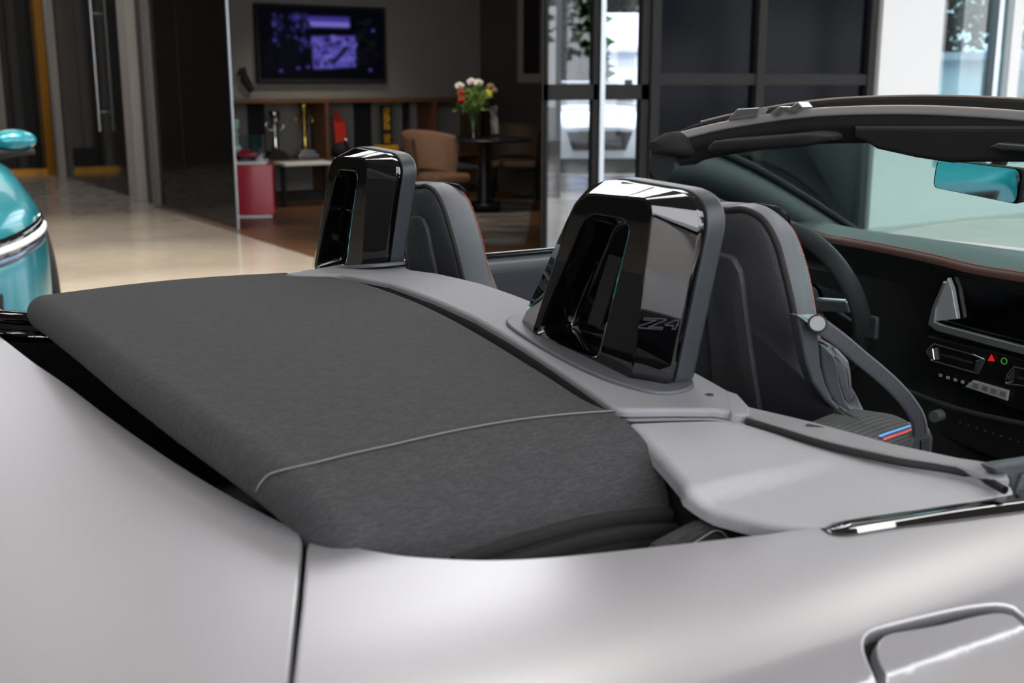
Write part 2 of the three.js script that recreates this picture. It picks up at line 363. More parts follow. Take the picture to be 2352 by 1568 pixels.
struct('wall_back', box(3.07, 3.25, 0, CEIL, -18, -11.2), M.wallDark);

// dark glass partition beside the lounge: panels, a plain column and a glass door
function glassPanel(name, x, z0, z1, m, label) { const p = struct(name, box(x - 0.012, x, 0, CEIL, z0, z1, 0.002), m, label); return p; }
const partition = glassPanel('wall_partition', 3.05, -11.55, -8.6, M.darkGlass, 'dark glass partition panel');
part(partition, 'panel_edge', box(3.036, 3.052, 0.0, CEIL, -8.6, -8.575), M.alu, 'pale polished glass edge');
part(partition, 'joint', box(3.034, 3.052, 0, CEIL, -10.08, -10.07), M.frame);
struct('trim_1', box(2.95, 3.15, 0, CEIL, -11.98, -11.6, 0.01), M.column, 'plain warm grey column between dark glass panels');
const glassDoor = glassPanel('door_1', 3.05, -16.9, -12.02, M.darkGlass, 'dark glass door with a long bar handle');
{
  part(glassDoor, 'door_handle', [tube([V(2.96, 0.72, -13.2), V(2.96, 2.3, -13.2)], 0.018, 8, 12), rod(V(2.96, 0.95, -13.2), V(3.05, 0.95, -13.2), 0.01), rod(V(2.96, 2.1, -13.2), V(3.05, 2.1, -13.2), 0.01)], M.satin, 'tall brushed steel bar handle');
  part(glassDoor, 'joint', box(3.034, 3.052, 0, CEIL, -14.52, -14.5), M.frame);
}
struct('trim_2', box(2.94, 3.03, 0, LOW, -15.9, -15.7), M.column, 'narrow grey post');
struct('trim_3', [box(2.92, 3.03, 0, LOW, -16.75, -16.45), box(2.1, 2.92, 0, 0.07, -16.72, -16.62)], M.gold, 'golden door frame');
struct('trim_6', box(2.72, 2.84, 0, LOW, -17.72, -17.55), M.wallDark, 'dark door post');
struct('trim_4', box(1.95, 2.06, 0, LOW, -17.76, -17.6), M.column, 'beige door post');
struct('trim_5', box(2.2, 2.62, 0.3, 2.9, -17.79, -17.74), M.column, 'beige panel behind the door');
// glazed front: opening, dark panels and a white pillar on the line z = -5.66
const ZF = ZF0;
const doorX = (px) => atZ(px, 150, ZF).x, [dA, dB, dC, dD, dE, dF] = [1252, 1258, 1362, 1388, 1473, 1490].map(doorX);
const win = struct('window_1', [
  box(dA, dB, 0, LOW, ZF - 0.05, ZF + 0.01), box(dE, dF, 0, LOW, ZF - 0.05, ZF + 0.01), box(dC, dC + 0.045, 0, LOW, ZF - 0.04, ZF + 0.01), box(dA, dF, 1.16, 1.275, ZF - 0.05, ZF + 0.01),
  box(dA, dF, 0, 0.06, ZF - 0.05, ZF + 0.01), box(dA, dF, LOW - 0.1, LOW, ZF - 0.05, ZF + 0.01)], M.frame, 'dark framed glazed door');
part(win, 'mullion', box(dC + 0.05, dD - 0.006, 0.3, LOW, ZF - 0.04, ZF + 0.03, 0.008), M.alu, 'pale metal mullion');
for (const [x0, x1] of [[dB, dC], [dD, dE]]) for (const [y0, y1] of [[0.06, 1.16], [1.275, LOW - 0.1]]) part(win, 'window_pane', box(x0, x1, y0, y1, ZF - 0.022, ZF - 0.018), M.smoked);
const darkWall = struct('wall_front', box(dF, 7.9, 0, LOW, ZF - 0.06, ZF - 0.02), M.blueGlass, 'dark blue glass wall with slim black posts');
for (const x of [dF + 0.005, 6.45, 7.78]) part(darkWall, 'post', box(x, x + 0.09, 0, LOW, ZF - 0.02, ZF + 0.03, 0.004), M.frame);
part(darkWall, 'rail', box(5.36, 7.8, 1.27, 1.36, ZF - 0.02, ZF + 0.02), M.frame);
const clere = struct('window_5', [box(3.2, 7.9, LOW, LOW + 0.2, ZF - 0.08, ZF), box(3.2, 7.9, CEIL - 0.15, CEIL, ZF - 0.08, ZF), ...[4.3, 5.5, 6.7].map((x) => box(x, x + 0.08, LOW + 0.2, CEIL - 0.15, ZF - 0.08, ZF))], M.white, 'high window band above the dark glass wall');
for (const [a, c] of [[3.2, 4.3], [4.38, 5.5], [5.58, 6.7], [6.78, 7.9]]) part(clere, 'window_pane', box(a, c, LOW + 0.2, CEIL - 0.15, ZF - 0.04, ZF - 0.036), M.pane);
struct('wall_pillar', box(7.9, 8.72, 0, CEIL, ZF - 0.3, ZF + 0.05), M.white, 'white plastered pillar in daylight');
const front = struct('window_2', [box(8.72, 12.1, 0, 0.5, ZF - 0.2, ZF), box(8.72, 12.1, CEIL - 0.2, CEIL, ZF - 0.2, ZF)], M.white, 'tall shop window over a low white sill');
for (const x of [9.62, 9.85, 11.2]) part(front, 'mullion', box(x, x + (x === 9.62 ? 0.07 : 0.16), 0.5, CEIL - 0.2, ZF - 0.12, ZF - 0.02), x === 9.62 ? M.alu : M.white);
part(front, 'window_pane', box(8.72, 12, 0.5, CEIL - 0.2, ZF - 0.09, ZF - 0.085), M.tinted);
// glazing at the head of the car and along the camera's side
const g3 = struct('window_3', [box(11.95, 12.15, 0, 0.25, ZF, 5.2), box(11.95, 12.15, 5.6, CEIL, ZF, 5.2), ...[-3.5, -1.3, 0.9, 3.1, 5.1].map((z) => box(11.95, 12.12, 0.25, 5.6, z - 0.06, z + 0.06))], M.white, 'row of shop windows with white posts');
for (const [a, b] of [[ZF, -3.56], [-3.44, -1.36], [-1.24, 0.84], [0.96, 3.04], [3.16, 5.04]]) part(g3, 'window_pane', box(12.02, 12.025, 0.25, 5.6, a, b), M.pane);
const g4 = struct('window_4', [box(-7, 12.1, 0, 0.25, 5.0, 5.2), box(-7, 12.1, 5.6, CEIL, 5.0, 5.2), ...[-6.9, -4.6, -2.3, 0, 2.3, 4.6, 6.9, 9.2, 11.5].map((x) => box(x - 0.07, x + 0.07, 0.25, 5.6, 5.02, 5.18))], M.frame, 'row of shop windows with dark posts');
for (let x = -6.9; x < 11; x += 2.3) part(g4, 'window_pane', box(x + 0.07, x + 2.23, 0.25, 5.6, 5.1, 5.105), M.pane);

// ceiling spotlights, and added unseen panels that brighten the paint
function addedCeilingPanel(x, z, w, d, power, label) {
  const o = thing('added_ceiling_lamp', label, 'lamp', [x, CEIL, z], 0, 'added flat lamps under the showroom ceiling');
  part(o, 'lamp_frame', [box(-w / 2 - 0.02, w / 2 + 0.02, -0.03, 0, -d / 2 - 0.02, -d / 2), box(-w / 2 - 0.02, w / 2 + 0.02, -0.03, 0, d / 2, d / 2 + 0.02), box(-w / 2 - 0.02, -w / 2, -0.03, 0, -d / 2, d / 2), box(w / 2, w / 2 + 0.02, -0.03, 0, -d / 2, d / 2)], M.alu);
  part(o, 'diffuser', box(-w / 2, w / 2, -0.024, -0.018, -d / 2, d / 2), new THREE.MeshStandardMaterial({ color: 0xffffff, emissive: new THREE.Color(1, 0.97, 0.92), emissiveIntensity: power * 0.6 }));
  const l = new THREE.RectAreaLight(new THREE.Color(1, 0.965, 0.92), power, w, d);
  l.name = 'lamp_light'; l.position.set(0, -0.032, 0); l.rotation.x = -Math.PI / 2; o.add(l);
}
function trackSpot(label, x, z, tx, tz, power, angle, top = CEIL) {
  const o = thing('track_spotlight', label, 'spotlight', [x, top, z], 0, 'spotlights under the showroom ceiling');
  const dir = V(tx - x, -top, tz - z).normalize(), can = new THREE.CylinderGeometry(0.05, 0.055, 0.16, 20);
  can.applyQuaternion(new THREE.Quaternion().setFromUnitVectors(V(0, -1, 0), dir)); can.translate(0, -0.22, 0);
  part(o, 'stem', rod(V(0, 0, 0), V(0, -0.2, 0), 0.012), M.white); part(o, 'can', can, M.white);
  const e = V(0, -0.22, 0).addScaledVector(dir, 0.084), lens = new THREE.CylinderGeometry(0.045, 0.045, 0.004, 20);
  lens.applyQuaternion(new THREE.Quaternion().setFromUnitVectors(V(0, -1, 0), dir)); lens.translate(e.x, e.y, e.z);
  part(o, 'lens', lens, new THREE.MeshStandardMaterial({ color: 0xffffff, emissive: new THREE.Color(1, 0.93, 0.82), emissiveIntensity: 12 }));
  const l = new THREE.SpotLight(new THREE.Color(1, 0.9, 0.76), power, 0, angle, 0.7, 2); l.name = 'lamp_light'; l.castShadow = true; l.shadow.radius = 2;
  l.position.copy(e.clone().addScaledVector(dir, 0.01)); l.target.position.set(tx - x, -top, tz - z); o.add(l); o.add(l.target);
}
SPOTS.forEach((s, i) => trackSpot(SPOT_LABELS[i], ...s));
ADDED_LAMPS.forEach(([x, z, w, d, p], i) => addedCeilingPanel(x, z, w, d, p, ADDED_LAMP_LABELS[i]));

// ================================================================ the grey convertible (x forward, z to its right side)
const car = thing('convertible_car', 'satin grey open two-seat convertible with its black cloth roof folded away', 'car');
// --- body: trunk lid and right rear quarter
const trunkY = (x, z) => 0.893 - 0.035 * z * z - 0.25 * Math.max(0, -0.16 - x) ** 2;
const trunkS = (u, v) => V(u, trunkY(u, v), v);
{
  const edge = [[-60, 735], [0, 775], [75, 832], [150, 884], [220, 938], [290, 989], [365, 1041], [440, 1089], [500, 1125], [560, 1158], [625, 1192], [680, 1220]];
  const rim = edge.map(([a, b]) => onSurface(a, b, trunkS, -0.05, 0.2)), side = [[684, 1240], [678, 1330], [666, 1450], [654, 1568]].map(([a, b]) => onSurface(a, b, trunkS, -0.05, 0.5));
  const out = [...curve(rim.map(([u, v]) => V(u, 0, v)), false, 50).map((p) => [p.x, p.z]), ...side, [-0.22, 0.8], [-0.75, 0.8], [-0.75, -0.8], [-0.25, -0.75]];
  part(car, 'trunk_lid', panel(trunkS, out, [], { max: 0.03, thick: 0.02, roll: 0.004 }), M.paint, 'satin grey trunk lid');
}
const quarterProfile = table1([[0, 0.40, 0.874], [0.1, 0.50, 0.883], [0.2, 0.60, 0.888], [0.3, 0.70, 0.888], [0.38, 0.78, 0.880], [0.44, 0.838, 0.8655], [0.472, 0.866, 0.8505], [0.482, 0.8735, 0.844], [0.52, 0.8765, 0.807], [0.6, 0.87, 0.728], [0.7, 0.852, 0.63], [0.8, 0.83, 0.532]]);
const quarterS = (u, v) => { const [z, y] = quarterProfile(v); return V(u, y, z + 0.05 * (u - 0.3) * smooth(0.2, 0.45, v)); };
const flapPixels = [[2000, 1500], [1998, 1478], [2004, 1462], [2020, 1450], [2045, 1443], [2130, 1425], [2250, 1400], [2300, 1396], [2330, 1403], [2350, 1420]];
const grow = (loop, d) => { const c = loop.reduce((s, p) => [s[0] + p[0] / loop.length, s[1] + p[1] / loop.length], [0, 0]); return loop.map((p) => { const q = [p[0] - c[0], p[1] - c[1]], m = Math.hypot(...q); return [p[0] + q[0] / m * d, p[1] + q[1] / m * d]; }); };
{
  const edge = [[712, 1262], [716, 1242], [730, 1237], [770, 1248], [850, 1265], [925, 1277], [1000, 1283], [1100, 1287], [1200, 1285], [1300, 1278], [1400, 1268], [1500, 1257], [1600, 1246], [1750, 1229], [1880, 1214], [1905, 1222], [1935, 1228], [2100, 1206], [2352, 1174], [2500, 1156]];
  const rim = edge.map(([a, b]) => onSurface(a, b, quarterS, 0.2, 0.25)), side = [[709, 1300], [697, 1440], [684, 1568]].map(([a, b]) => onSurface(a, b, quarterS, 0, 0.2));
  const first = rim.shift();
  const out = [...curve(rim.map(([u, v]) => V(u, 0, v)), false, 80).map((p) => [p.x, p.z]), [0.95, 0.42], [0.95, 0.8], [-0.6, 0.8], [-0.6, 0.5], [-0.2, 0.42], ...side.reverse(), first];
  const top = flapPixels.map(([a, b]) => onSurface(a, b, quarterS, 0.35, 0.4));
  const bottom = [[0.449, 0.5], [0.444, 0.57], [0.425, 0.595], [0.305, 0.6], [0.284, 0.58], [0.277, 0.52], [0.2765, 0.483]];
  const flapLoop = curve([...top, ...bottom].map(([u, v]) => V(u, 0, v)), true, 70).map((p) => [p.x, p.z]);
  part(car, 'quarter_panel', panel(quarterS, out, [grow(flapLoop, 0.007)], { max: 0.011, thick: 0.016, roll: 0.003 }), M.paint, 'satin grey right rear quarter panel');
  const well = (u, v) => quarterS(u, v).add(V(0, -0.01, -0.01));
  const flap = part(car, 'fuel_flap', panel(quarterS, grow(flapLoop, -0.007), [], { max: 0.008, thick: 0.012, roll: 0.0012 }), M.paint, 'satin grey fuel flap');
  part(flap, 'flap_seal', panel(well, grow(flapLoop, 0.012), [], { max: 0.04, thick: 0.004, roll: 0.001 }), M.rubber, 'black rubber seal in the gap');
}
// dark liner that closes the gaps under the panels
{
  const liner = (u, v) => V(u, trunkY(u, Math.min(v, 0.7)) - 0.03, v);
  const l = [[690, 1200], [712, 1232], [706, 1330], [694, 1450], [682, 1580], [640, 1580], [660, 1400], [672, 1250]].map(([a, b]) => onSurface(a, b, liner, 0, 0.5));
  part(car, 'gap_seal', panel(liner, l, [], { max: 0.04, thick: 0.03, roll: 0.002 }), M.rubber, 'black rubber seal between trunk lid and quarter panel');
  part(car, 'roof_well', [box(-0.2, 0.75, 0.45, 0.5, -0.75, 0.66), box(-0.22, -0.18, 0.45, 0.86, -0.7, 0.42), box(0.4, 0.46, 0.45, 0.9, -0.7, 0.6), box(-0.2, 0.75, 0.45, 0.8, 0.66, 0.7), box(-0.45, 0.75, 0.45, 0.872, -0.79, -0.75)], M.liner, 'black well under the folded roof');
  part(car, 'well_rail', [tube([V(-0.13, 0.868, -0.95), V(-0.105, 0.872, -0.7), V(-0.11, 0.872, -0.4), V(-0.1, 0.868, 0.1), V(-0.06, 0.85, 0.44)], 0.012, 40, 10), tube([V(-0.28, 0.895, -0.86), V(-0.15, 0.9, -0.72), V(-0.04, 0.895, -0.6), V(0.1, 0.88, -0.58)], 0.012, 20, 10), tube([V(-0.3, 0.868, -0.84), V(-0.15, 0.872, -0.7), V(-0.05, 0.87, -0.58), V(0.1, 0.86, -0.56)], 0.01, 20, 10)], M.gloss, 'glossy black rail');
}
// lower body so that the car stands on the floor
{
  const side = (s) => [V(-0.98, 0.5, s * 0.78), V(-0.6, 0.47, s * 0.89), V(0.3, 0.47, s * 0.9), V(1.4, 0.45, s * 0.88), V(2.4, 0.46, s * 0.86), V(3.2, 0.46, s * 0.62)];
  const ringAt = (y, inset) => [...curve(side(1), false, 30), ...curve(side(-1).reverse(), false, 30)].map((p) => V(p.x, y, p.z * inset));
  part(car, 'lower_body', loft([ringAt(0.2, 0.94), ringAt(0.35, 0.985), ringAt(0.5, 1.0), ringAt(0.6, 1.0)], { cap0: true }), M.paint);
  const noseS = (u, v) => V(u, 0.86 - 0.08 * ((u - 1.9) / 1.2) ** 2 - 0.12 * (v / 0.9) ** 4, v);
  part(car, 'hood', panel(noseS, [[1.98, -0.78], [1.98, 0.78], [2.9, 0.74], [3.2, 0.5], [3.26, 0], [3.2, -0.5], [2.9, -0.74]], [], { max: 0.12, thick: 0.26, roll: 0.03 }), M.paint);
  const farS = (u, v) => { const [z, y] = quarterProfile(v); return V(u, y - 0.09, -z - 0.14); };
  part(car, 'quarter_panel', panel(farS, [[-0.75, 0.38], [0.6, 0.38], [0.6, 0.8], [-0.75, 0.8]], [], { max: 0.08, thick: 0.02, roll: 0.004, flip: -1 }), M.paint);
  for (const [x, z] of [[0.05, 0.8], [0.05, -0.9], [2.5, 0.78], [2.5, -0.86]]) {
    const w = part(car, 'wheel', at(new THREE.TorusGeometry(0.265, 0.065, 12, 40), x, 0.33, z), M.tyre);
    const spokes = []; for (let k = 0; k < 10; k++) { const g = new RoundedBoxGeometry(0.03, 0.24, 0.03, 2, 0.006); g.translate(0, 0.12, 0); g.rotateZ(k * Math.PI / 5); g.translate(x, 0.33, z + 0.02 * Math.sign(z)); spokes.push(g); }
    part(w, 'rim', [...spokes, at(new THREE.TorusGeometry(0.235, 0.018, 10, 40), x, 0.33, z + 0.02 * Math.sign(z))], M.satin);
  }
}

// --- folded cloth roof
const clothAcross = table1([[-0.69, -0.66, 0.868], [-0.655, -0.642, 0.9], [-0.6, -0.6, 0.929], [-0.5, -0.5, 0.949], [-0.3, -0.3, 0.963], [0, 0, 0.966], [0.25, 0.25, 0.953], [0.42, 0.42, 0.937], [0.49, 0.482, 0.922], [0.55, 0.526, 0.892], [0.62, 0.556, 0.838], [0.7, 0.57, 0.77]]);
const clothRear = table1([[-0.69, -0.02], [-0.6, -0.058], [-0.45, -0.08], [0, -0.082], [0.2, -0.068], [0.35, -0.05], [0.45, -0.036], [0.52, -0.026], [0.6, -0.02], [0.7, -0.02]]);
const ROLL = 0.028;
function clothS(u, v) {
  const [z, y] = clothAcross(v), x0 = clothRear(v)[0] + 0.012 + ROLL, crown = 0.006 * Math.sin(clamp((u - x0) / 0.42, 0, 1) * Math.PI);
  if (u >= x0) return V(u, y + crown * smooth(0.55, 0.4, v), z);
  const t = (x0 - u) / ROLL;
  return V(x0 - ROLL * Math.sin(t), y - ROLL * (1 - Math.cos(t)), z - (z > 0.4 ? (z - 0.4) * 0.3 * (1 - Math.cos(t)) : 0));
}
const cloth = part(car, 'cloth_roof', (() => {
  const frontPx = [[655, 628], [790, 641], [940, 689], [1100, 770], [1250, 862], [1350, 925], [1410, 950], [1460, 990], [1500, 1045], [1523, 1100], [1534, 1150], [1536, 1205]];
  const f = frontPx.map(([a, b], i) => onSurface(a, b, clothS, 0.38, [-0.5, -0.4, -0.15, 0.1, 0.3, 0.4, 0.45, 0.5, 0.52, 0.55, 0.6, 0.62][i]));
  const fr = curve(f.map(([u, v]) => V(u, 0, v)), false, 60).map((p) => [p.x, p.z]);
  const out = [[0.3, -0.69], [0.42, -0.64], ...fr, [f[11][0], 0.68], [0.1, 0.68]];
  for (let v = 0.68; v >= -0.69; v -= 0.04) out.push([clothRear(v)[0] + 0.012 + ROLL - ROLL * 2.9, v]);
  return panel(clothS, out, [], { max: 0.016, thick: 0.01, roll: 0.003 });
})(), M.canvas, 'black woven cloth of the folded roof');
{
  const seam = [];                                   // lengthwise seam with its stitches
  for (const [a, b] of [[1408, 944], [1300, 952], [1200, 963], [1100, 979], [1000, 999], [900, 1022], [800, 1044], [720, 1064], [650, 1080], [615, 1092], [597, 1112], [586, 1134]]) seam.push(onSurface(a, b, clothS, 0.1, 0.43));
  const line = curve(seam.map(([u, v]) => clothS(u, v).add(V(0, 0.0008, 0.0004))), false, 190), st = [];
  for (let i = 0; i < 189; i++) { const p = line[i], q = p.clone().lerp(line[i + 1], 0.62); st.push(rod(p, q, 0.0007, 5)); }
  part(cloth, 'stitching', st, M.thread, 'pale grey thread along the seam');
  part(cloth, 'seam', tube(seam.map(([u, v]) => clothS(u, v + 0.003)), 0.0011, 80, 6), M.canvas);
  const hemPx = [[1040, 1292], [1075, 1278], [1150, 1254], [1250, 1224], [1350, 1199], [1450, 1184], [1533, 1180]];
  const hem = hemPx.map(([a, b]) => onSurface(a, b, clothS, 0.2, 0.58)), up = (o, k) => hem.map(([u, v]) => clothS(u, v + o).add(V(0, 0.001, k)));
  part(cloth, 'hem', [tube(up(0, 0.004), 0.0066, 60, 10), tube(up(0.017, 0.006), 0.008, 60, 10), tube(up(0.032, 0.003), 0.0066, 60, 10)], M.canvas, 'rolled hem with two piped edges');
  const hl = curve(up(0.0085, 0.0085), false, 110), hs = []; for (let i = 0; i < 109; i++) hs.push(rod(hl[i], hl[i].clone().lerp(hl[i + 1], 0.6), 0.0006, 5));
  part(cloth, 'hem_stitching', hs, M.thread);
}
{ // small cloth fold standing in the well, and the dark rails behind it
  const fold = part(car, 'cloth_fold', plateZ([[1500, 1300], [1520, 1259], [1570, 1232], [1620, 1206], [1640, 1201], [1655, 1206], [1680, 1230], [1705, 1260], [1720, 1300]], 0.625, 0.02, 0.007), M.canvas, 'corner of black cloth folded up');
  const p = [[1560, 1268], [1600, 1243], [1640, 1219], [1655, 1220], [1690, 1262]].map(([a, b]) => atZ(a, b, 0.632));
  part(fold, 'stitching', tube(p, 0.0008, 30, 5), M.thread);
  part(car, 'roof_linkage', [tube([atZ(1300, 1300, 0.5), atZ(1450, 1240, 0.5), atZ(1600, 1180, 0.5), atZ(1700, 1160, 0.5)], 0.008, 20, 8), tube([atZ(1400, 1290, 0.52), atZ(1540, 1255, 0.52), atZ(1700, 1225, 0.52)], 0.006, 20, 8), box(0.36, 0.43, 0.72, 0.87, 0.46, 0.6, 0.01)], M.blackPlastic, 'black roof linkage');
}

// --- deck that carries the two roll hoops
const deckS = (u, v) => V(u, 0.972 - (v > -0.05 ? 0.16 : 0.07) * (v + 0.05) ** 2 - 0.25 * Math.max(0, u - 0.46) ** 2, v);
{
  const rear = [[662, 628], [790, 628], [900, 648], [1000, 684], [1100, 728], [1200, 786], [1300, 851], [1380, 906], [1418, 934]].map(([a, b], i) => onSurface(a, b, deckS, 0.42, [-0.55, -0.5, -0.3, -0.1, 0, 0.2, 0.3, 0.38, 0.42][i]));
  const right = [[1440, 935], [1550, 934], [1640, 935], [1676, 941]].map(([a, b]) => onSurface(a, b, deckS, 0.45, 0.45));
  const fore = [[1665, 896], [1575, 846], [1400, 768], [1210, 690], [1100, 651], [1000, 628], [940, 620]].map(([a, b]) => onSurface(a, b, deckS, 0.5, 0.2));
  const deck = part(car, 'deck_trim', panel(deckS, [...rear, ...right, ...fore, [0.56, -0.54]], [], { max: 0.02, thick: 0.009, roll: 0.005 }), M.trim, 'grey grained deck behind the seats');
  const lip = curve(rear.map(([u, v]) => deckS(u - 0.004, v)), false, 60);
  part(deck, 'deck_lip', loft([lip.map((p) => p.clone().add(V(0, -0.006, 0))), lip.map((p) => p.clone().add(V(-0.004, -0.014, 0.001))), lip.map((p) => p.clone().add(V(-0.004, -0.034, 0.002)))], { closed: false }), M.blackPlastic, 'black lip along the rear edge of the deck');
  part(deck, 'deck_gap_line', tube(curve([[1425, 938], ...[[1440, 941], [1550, 940], [1640, 941], [1690, 950]]].map(([a, b]) => { const [u, v] = onSurface(a, b, deckS, 0.45, 0.45); return deckS(u, v).add(V(-0.002, -0.016, 0.004)); }), false, 12), 0.005, 30, 8), M.rubber);  // black tube drawn for the dark gap under the deck edge
  const hole = onSurface(1629, 906, deckS, 0.45, 0.45);
  part(deck, 'screw_cap', at(new THREE.CylinderGeometry(0.005, 0.005, 0.0012, 16), ...deckS(...hole).toArray()), M.casing);
  const end = [[1680, 941], [1669, 898], [1690, 905], [1716, 934], [1716, 950], [1684, 948]].map(([a, b]) => onSurface(a, b, deckS, 0.45, 0.48));
  part(deck, 'end_cap', panel((u, v) => deckS(u, v).add(V(0, 0.0004, 0)), end, [], { max: 0.03, thick: 0.02, roll: 0.003 }), M.trim);
}
// --- padded side panel between deck and door
const wingS = (u, v) => {
  const y = 0.917 - 0.09 * (v - 0.44) + 0.01 * (u - 0.4), ridge = 0.62 + 0.03 * (u - 0.3), h = 0.011 * smooth(0.56, 0.33, u);
  return V(u, y + h * (smooth(ridge + 0.012, ridge - 0.016, v) - 0.6), v);
};
{
  const o = [[1440, 952], [1470, 946], [1560, 946], [1690, 948], [1760, 962], [1900, 1003], [2060, 1038], [2200, 1062], [2250, 1078], [2290, 1097], [2306, 1112], [2306, 1124], [2280, 1136], [2120, 1166], [1960, 1193], [1900, 1204], [1850, 1203], [1780, 1190], [1690, 1168], [1630, 1146], [1602, 1128], [1585, 1100], [1540, 1050], [1490, 1000], [1450, 965]];
  const loop = curve(o.map(([a, b]) => { const [u, v] = onSurface(a, b, wingS, 0.4, 0.6); return V(u, 0, v); }), true, 130).map((p) => [p.x, p.z]);
  part(car, 'side_pad', panel(wingS, loop, [], { max: 0.014, thick: 0.018, roll: 0.009 }), M.wing, 'grey grained padded side panel');
  const rail = (u, v) => V(u, 0.922 - 0.07 * (v - 0.5) + 0.01 * (u - 0.5), v);
  const r = [[1716, 934], [1860, 968], [2050, 1020], [2200, 1052], [2296, 1066], [2312, 1096], [2280, 1094], [2200, 1066], [2060, 1042], [1900, 1007], [1760, 965], [1716, 952]].map(([a, b]) => onSurface(a, b, rail, 0.5, 0.6));
  part(car, 'sill_trim', panel(rail, r, [], { max: 0.03, thick: 0.03, roll: 0.003 }), M.trim, 'grey trim strip beside the seat');
  const seal = [[1716, 956], [1760, 968], [1900, 1010], [2060, 1046], [2200, 1068], [2260, 1086], [2310, 1112]].map(([a, b]) => { const [u, v] = onSurface(a, b, rail, 0.5, 0.6); return rail(u, v); });
  part(car, 'rubber_seal', tube(seal.map((p) => p.add(V(0, -0.006, 0))), 0.0042, 50, 8), M.rubber);
  part(car, 'door_corner', plateZ([[2275, 1072], [2300, 1066], [2400, 1050], [2420, 1160], [2330, 1160], [2318, 1102], [2290, 1090]], 0.745, 0.014, 0.004), M.casing, 'dark grey corner of the door card');
  part(car, 'door_card', [plateZ([[2330, 1150], [2352, 1090], [2480, 1060], [2480, 1170]], 0.75, 0.03, 0.004)], M.leather);
  // gloss black strip at the foot of the door window
  const up = [[1886, 1211], [1900, 1201], [1930, 1195], [2050, 1176], [2200, 1152], [2352, 1130], [2480, 1111]], md = [[1886, 1213], [1900, 1213], [1930, 1214], [2050, 1196], [2200, 1174], [2352, 1154], [2480, 1136]], lo = [[1888, 1215], [1904, 1226], [1932, 1232], [2050, 1216], [2200, 1198], [2352, 1178], [2480, 1160]];
  const lows = lo.map(([a, b]) => quarterS(...onSurface(a, b, quarterS, 0.4, 0.35)).add(V(0, 0.0015, 0))), U = curve(up.map(([a, b], i) => atZ(a, b, lows[i].z - 0.026)), false, 60), K = curve(md.map(([a, b], i) => atZ(a, b, lows[i].z - 0.007)), false, 60), L = curve(lows, false, 60);
  part(car, 'window_strip', loft(U.map((p, i) => { const q = K[i], r = L[i]; return [p.clone().add(V(0, -0.02, -0.012)), p.clone().add(V(0, -0.004, -0.006)), p, p.clone().lerp(q, 0.3).add(V(0, 0.002, 0.001)), p.clone().lerp(q, 0.8).add(V(0, 0.0012, 0.001)), q, q.clone().lerp(r, 0.2), q.clone().lerp(r, 0.9), r, r.clone().add(V(0, -0.015, -0.01))]; }), { cap0: true, cap1: true }), M.gloss, 'gloss black strip along the top of the door');
}

// --- roll hoops
function planeX(a, b, c) {                 // x as a linear function of (z, y) through three points
  const d1 = b.clone().sub(a), d2 = c.clone().sub(a), det = d1.z * d2.y - d2.z * d1.y;
  const kz = (d1.x * d2.y - d2.x * d1.y) / det, ky = (d1.z * d2.x - d2.z * d1.x) / det;
  return (z, y) => a.x + kz * (z - a.z) + ky * (y - a.y);
}
const onDeck = (px, py) => deckS(...onSurface(px, py, deckS, 0.43, 0.35));
function outlineRing(c, radii, dx = 0, shrink = 0) {
  const X = planeX(c[0], c[1], c[2]), mid = c.reduce((s, p) => s.add(p), V(0, 0, 0)).multiplyScalar(1 / c.length);
  const cs = c.map((p) => p.clone().lerp(mid, shrink));
  return roundedOutline(cs.map((p) => [p.z, p.y]), radii, 10, 10).map((q) => V(X(q.x, q.y) + dx, q.y, q.x));
}
const mix = (A, B, t) => A.map((p, i) => p.clone().lerp(B[i], t));
const hoopR = [onDeck(1222, 772).add(V(0, 0.004, 0)), onDeck(1450, 879).add(V(0, 0.003, 0)), atX(1501, 455, 0.426), atX(1339, 440, 0.426)];
const hoopG = [onDeck(1194, 746), onDeck(1533, 892), atX(1624, 449, 0.466), atX(1374, 400, 0.464)];
const hoopH = [atX(1228, 768, hoopR[0].x), atX(1370, 826, hoopR[0].x + 0.003), atX(1450, 500, 0.426), atX(1346, 482, 0.426)];
{ // keep the recess outline on the rear face
  const X = planeX(hoopR[0], hoopR[1], hoopR[2]), px = [[1230, 770], [1372, 824], [1452, 506], [1346, 488]];
  px.forEach(([a, b], i) => { let p = hoopH[i]; for (let k = 0; k < 6; k++) p = atX(a, b, X(p.z, p.y)); hoopH[i] = p; });
}
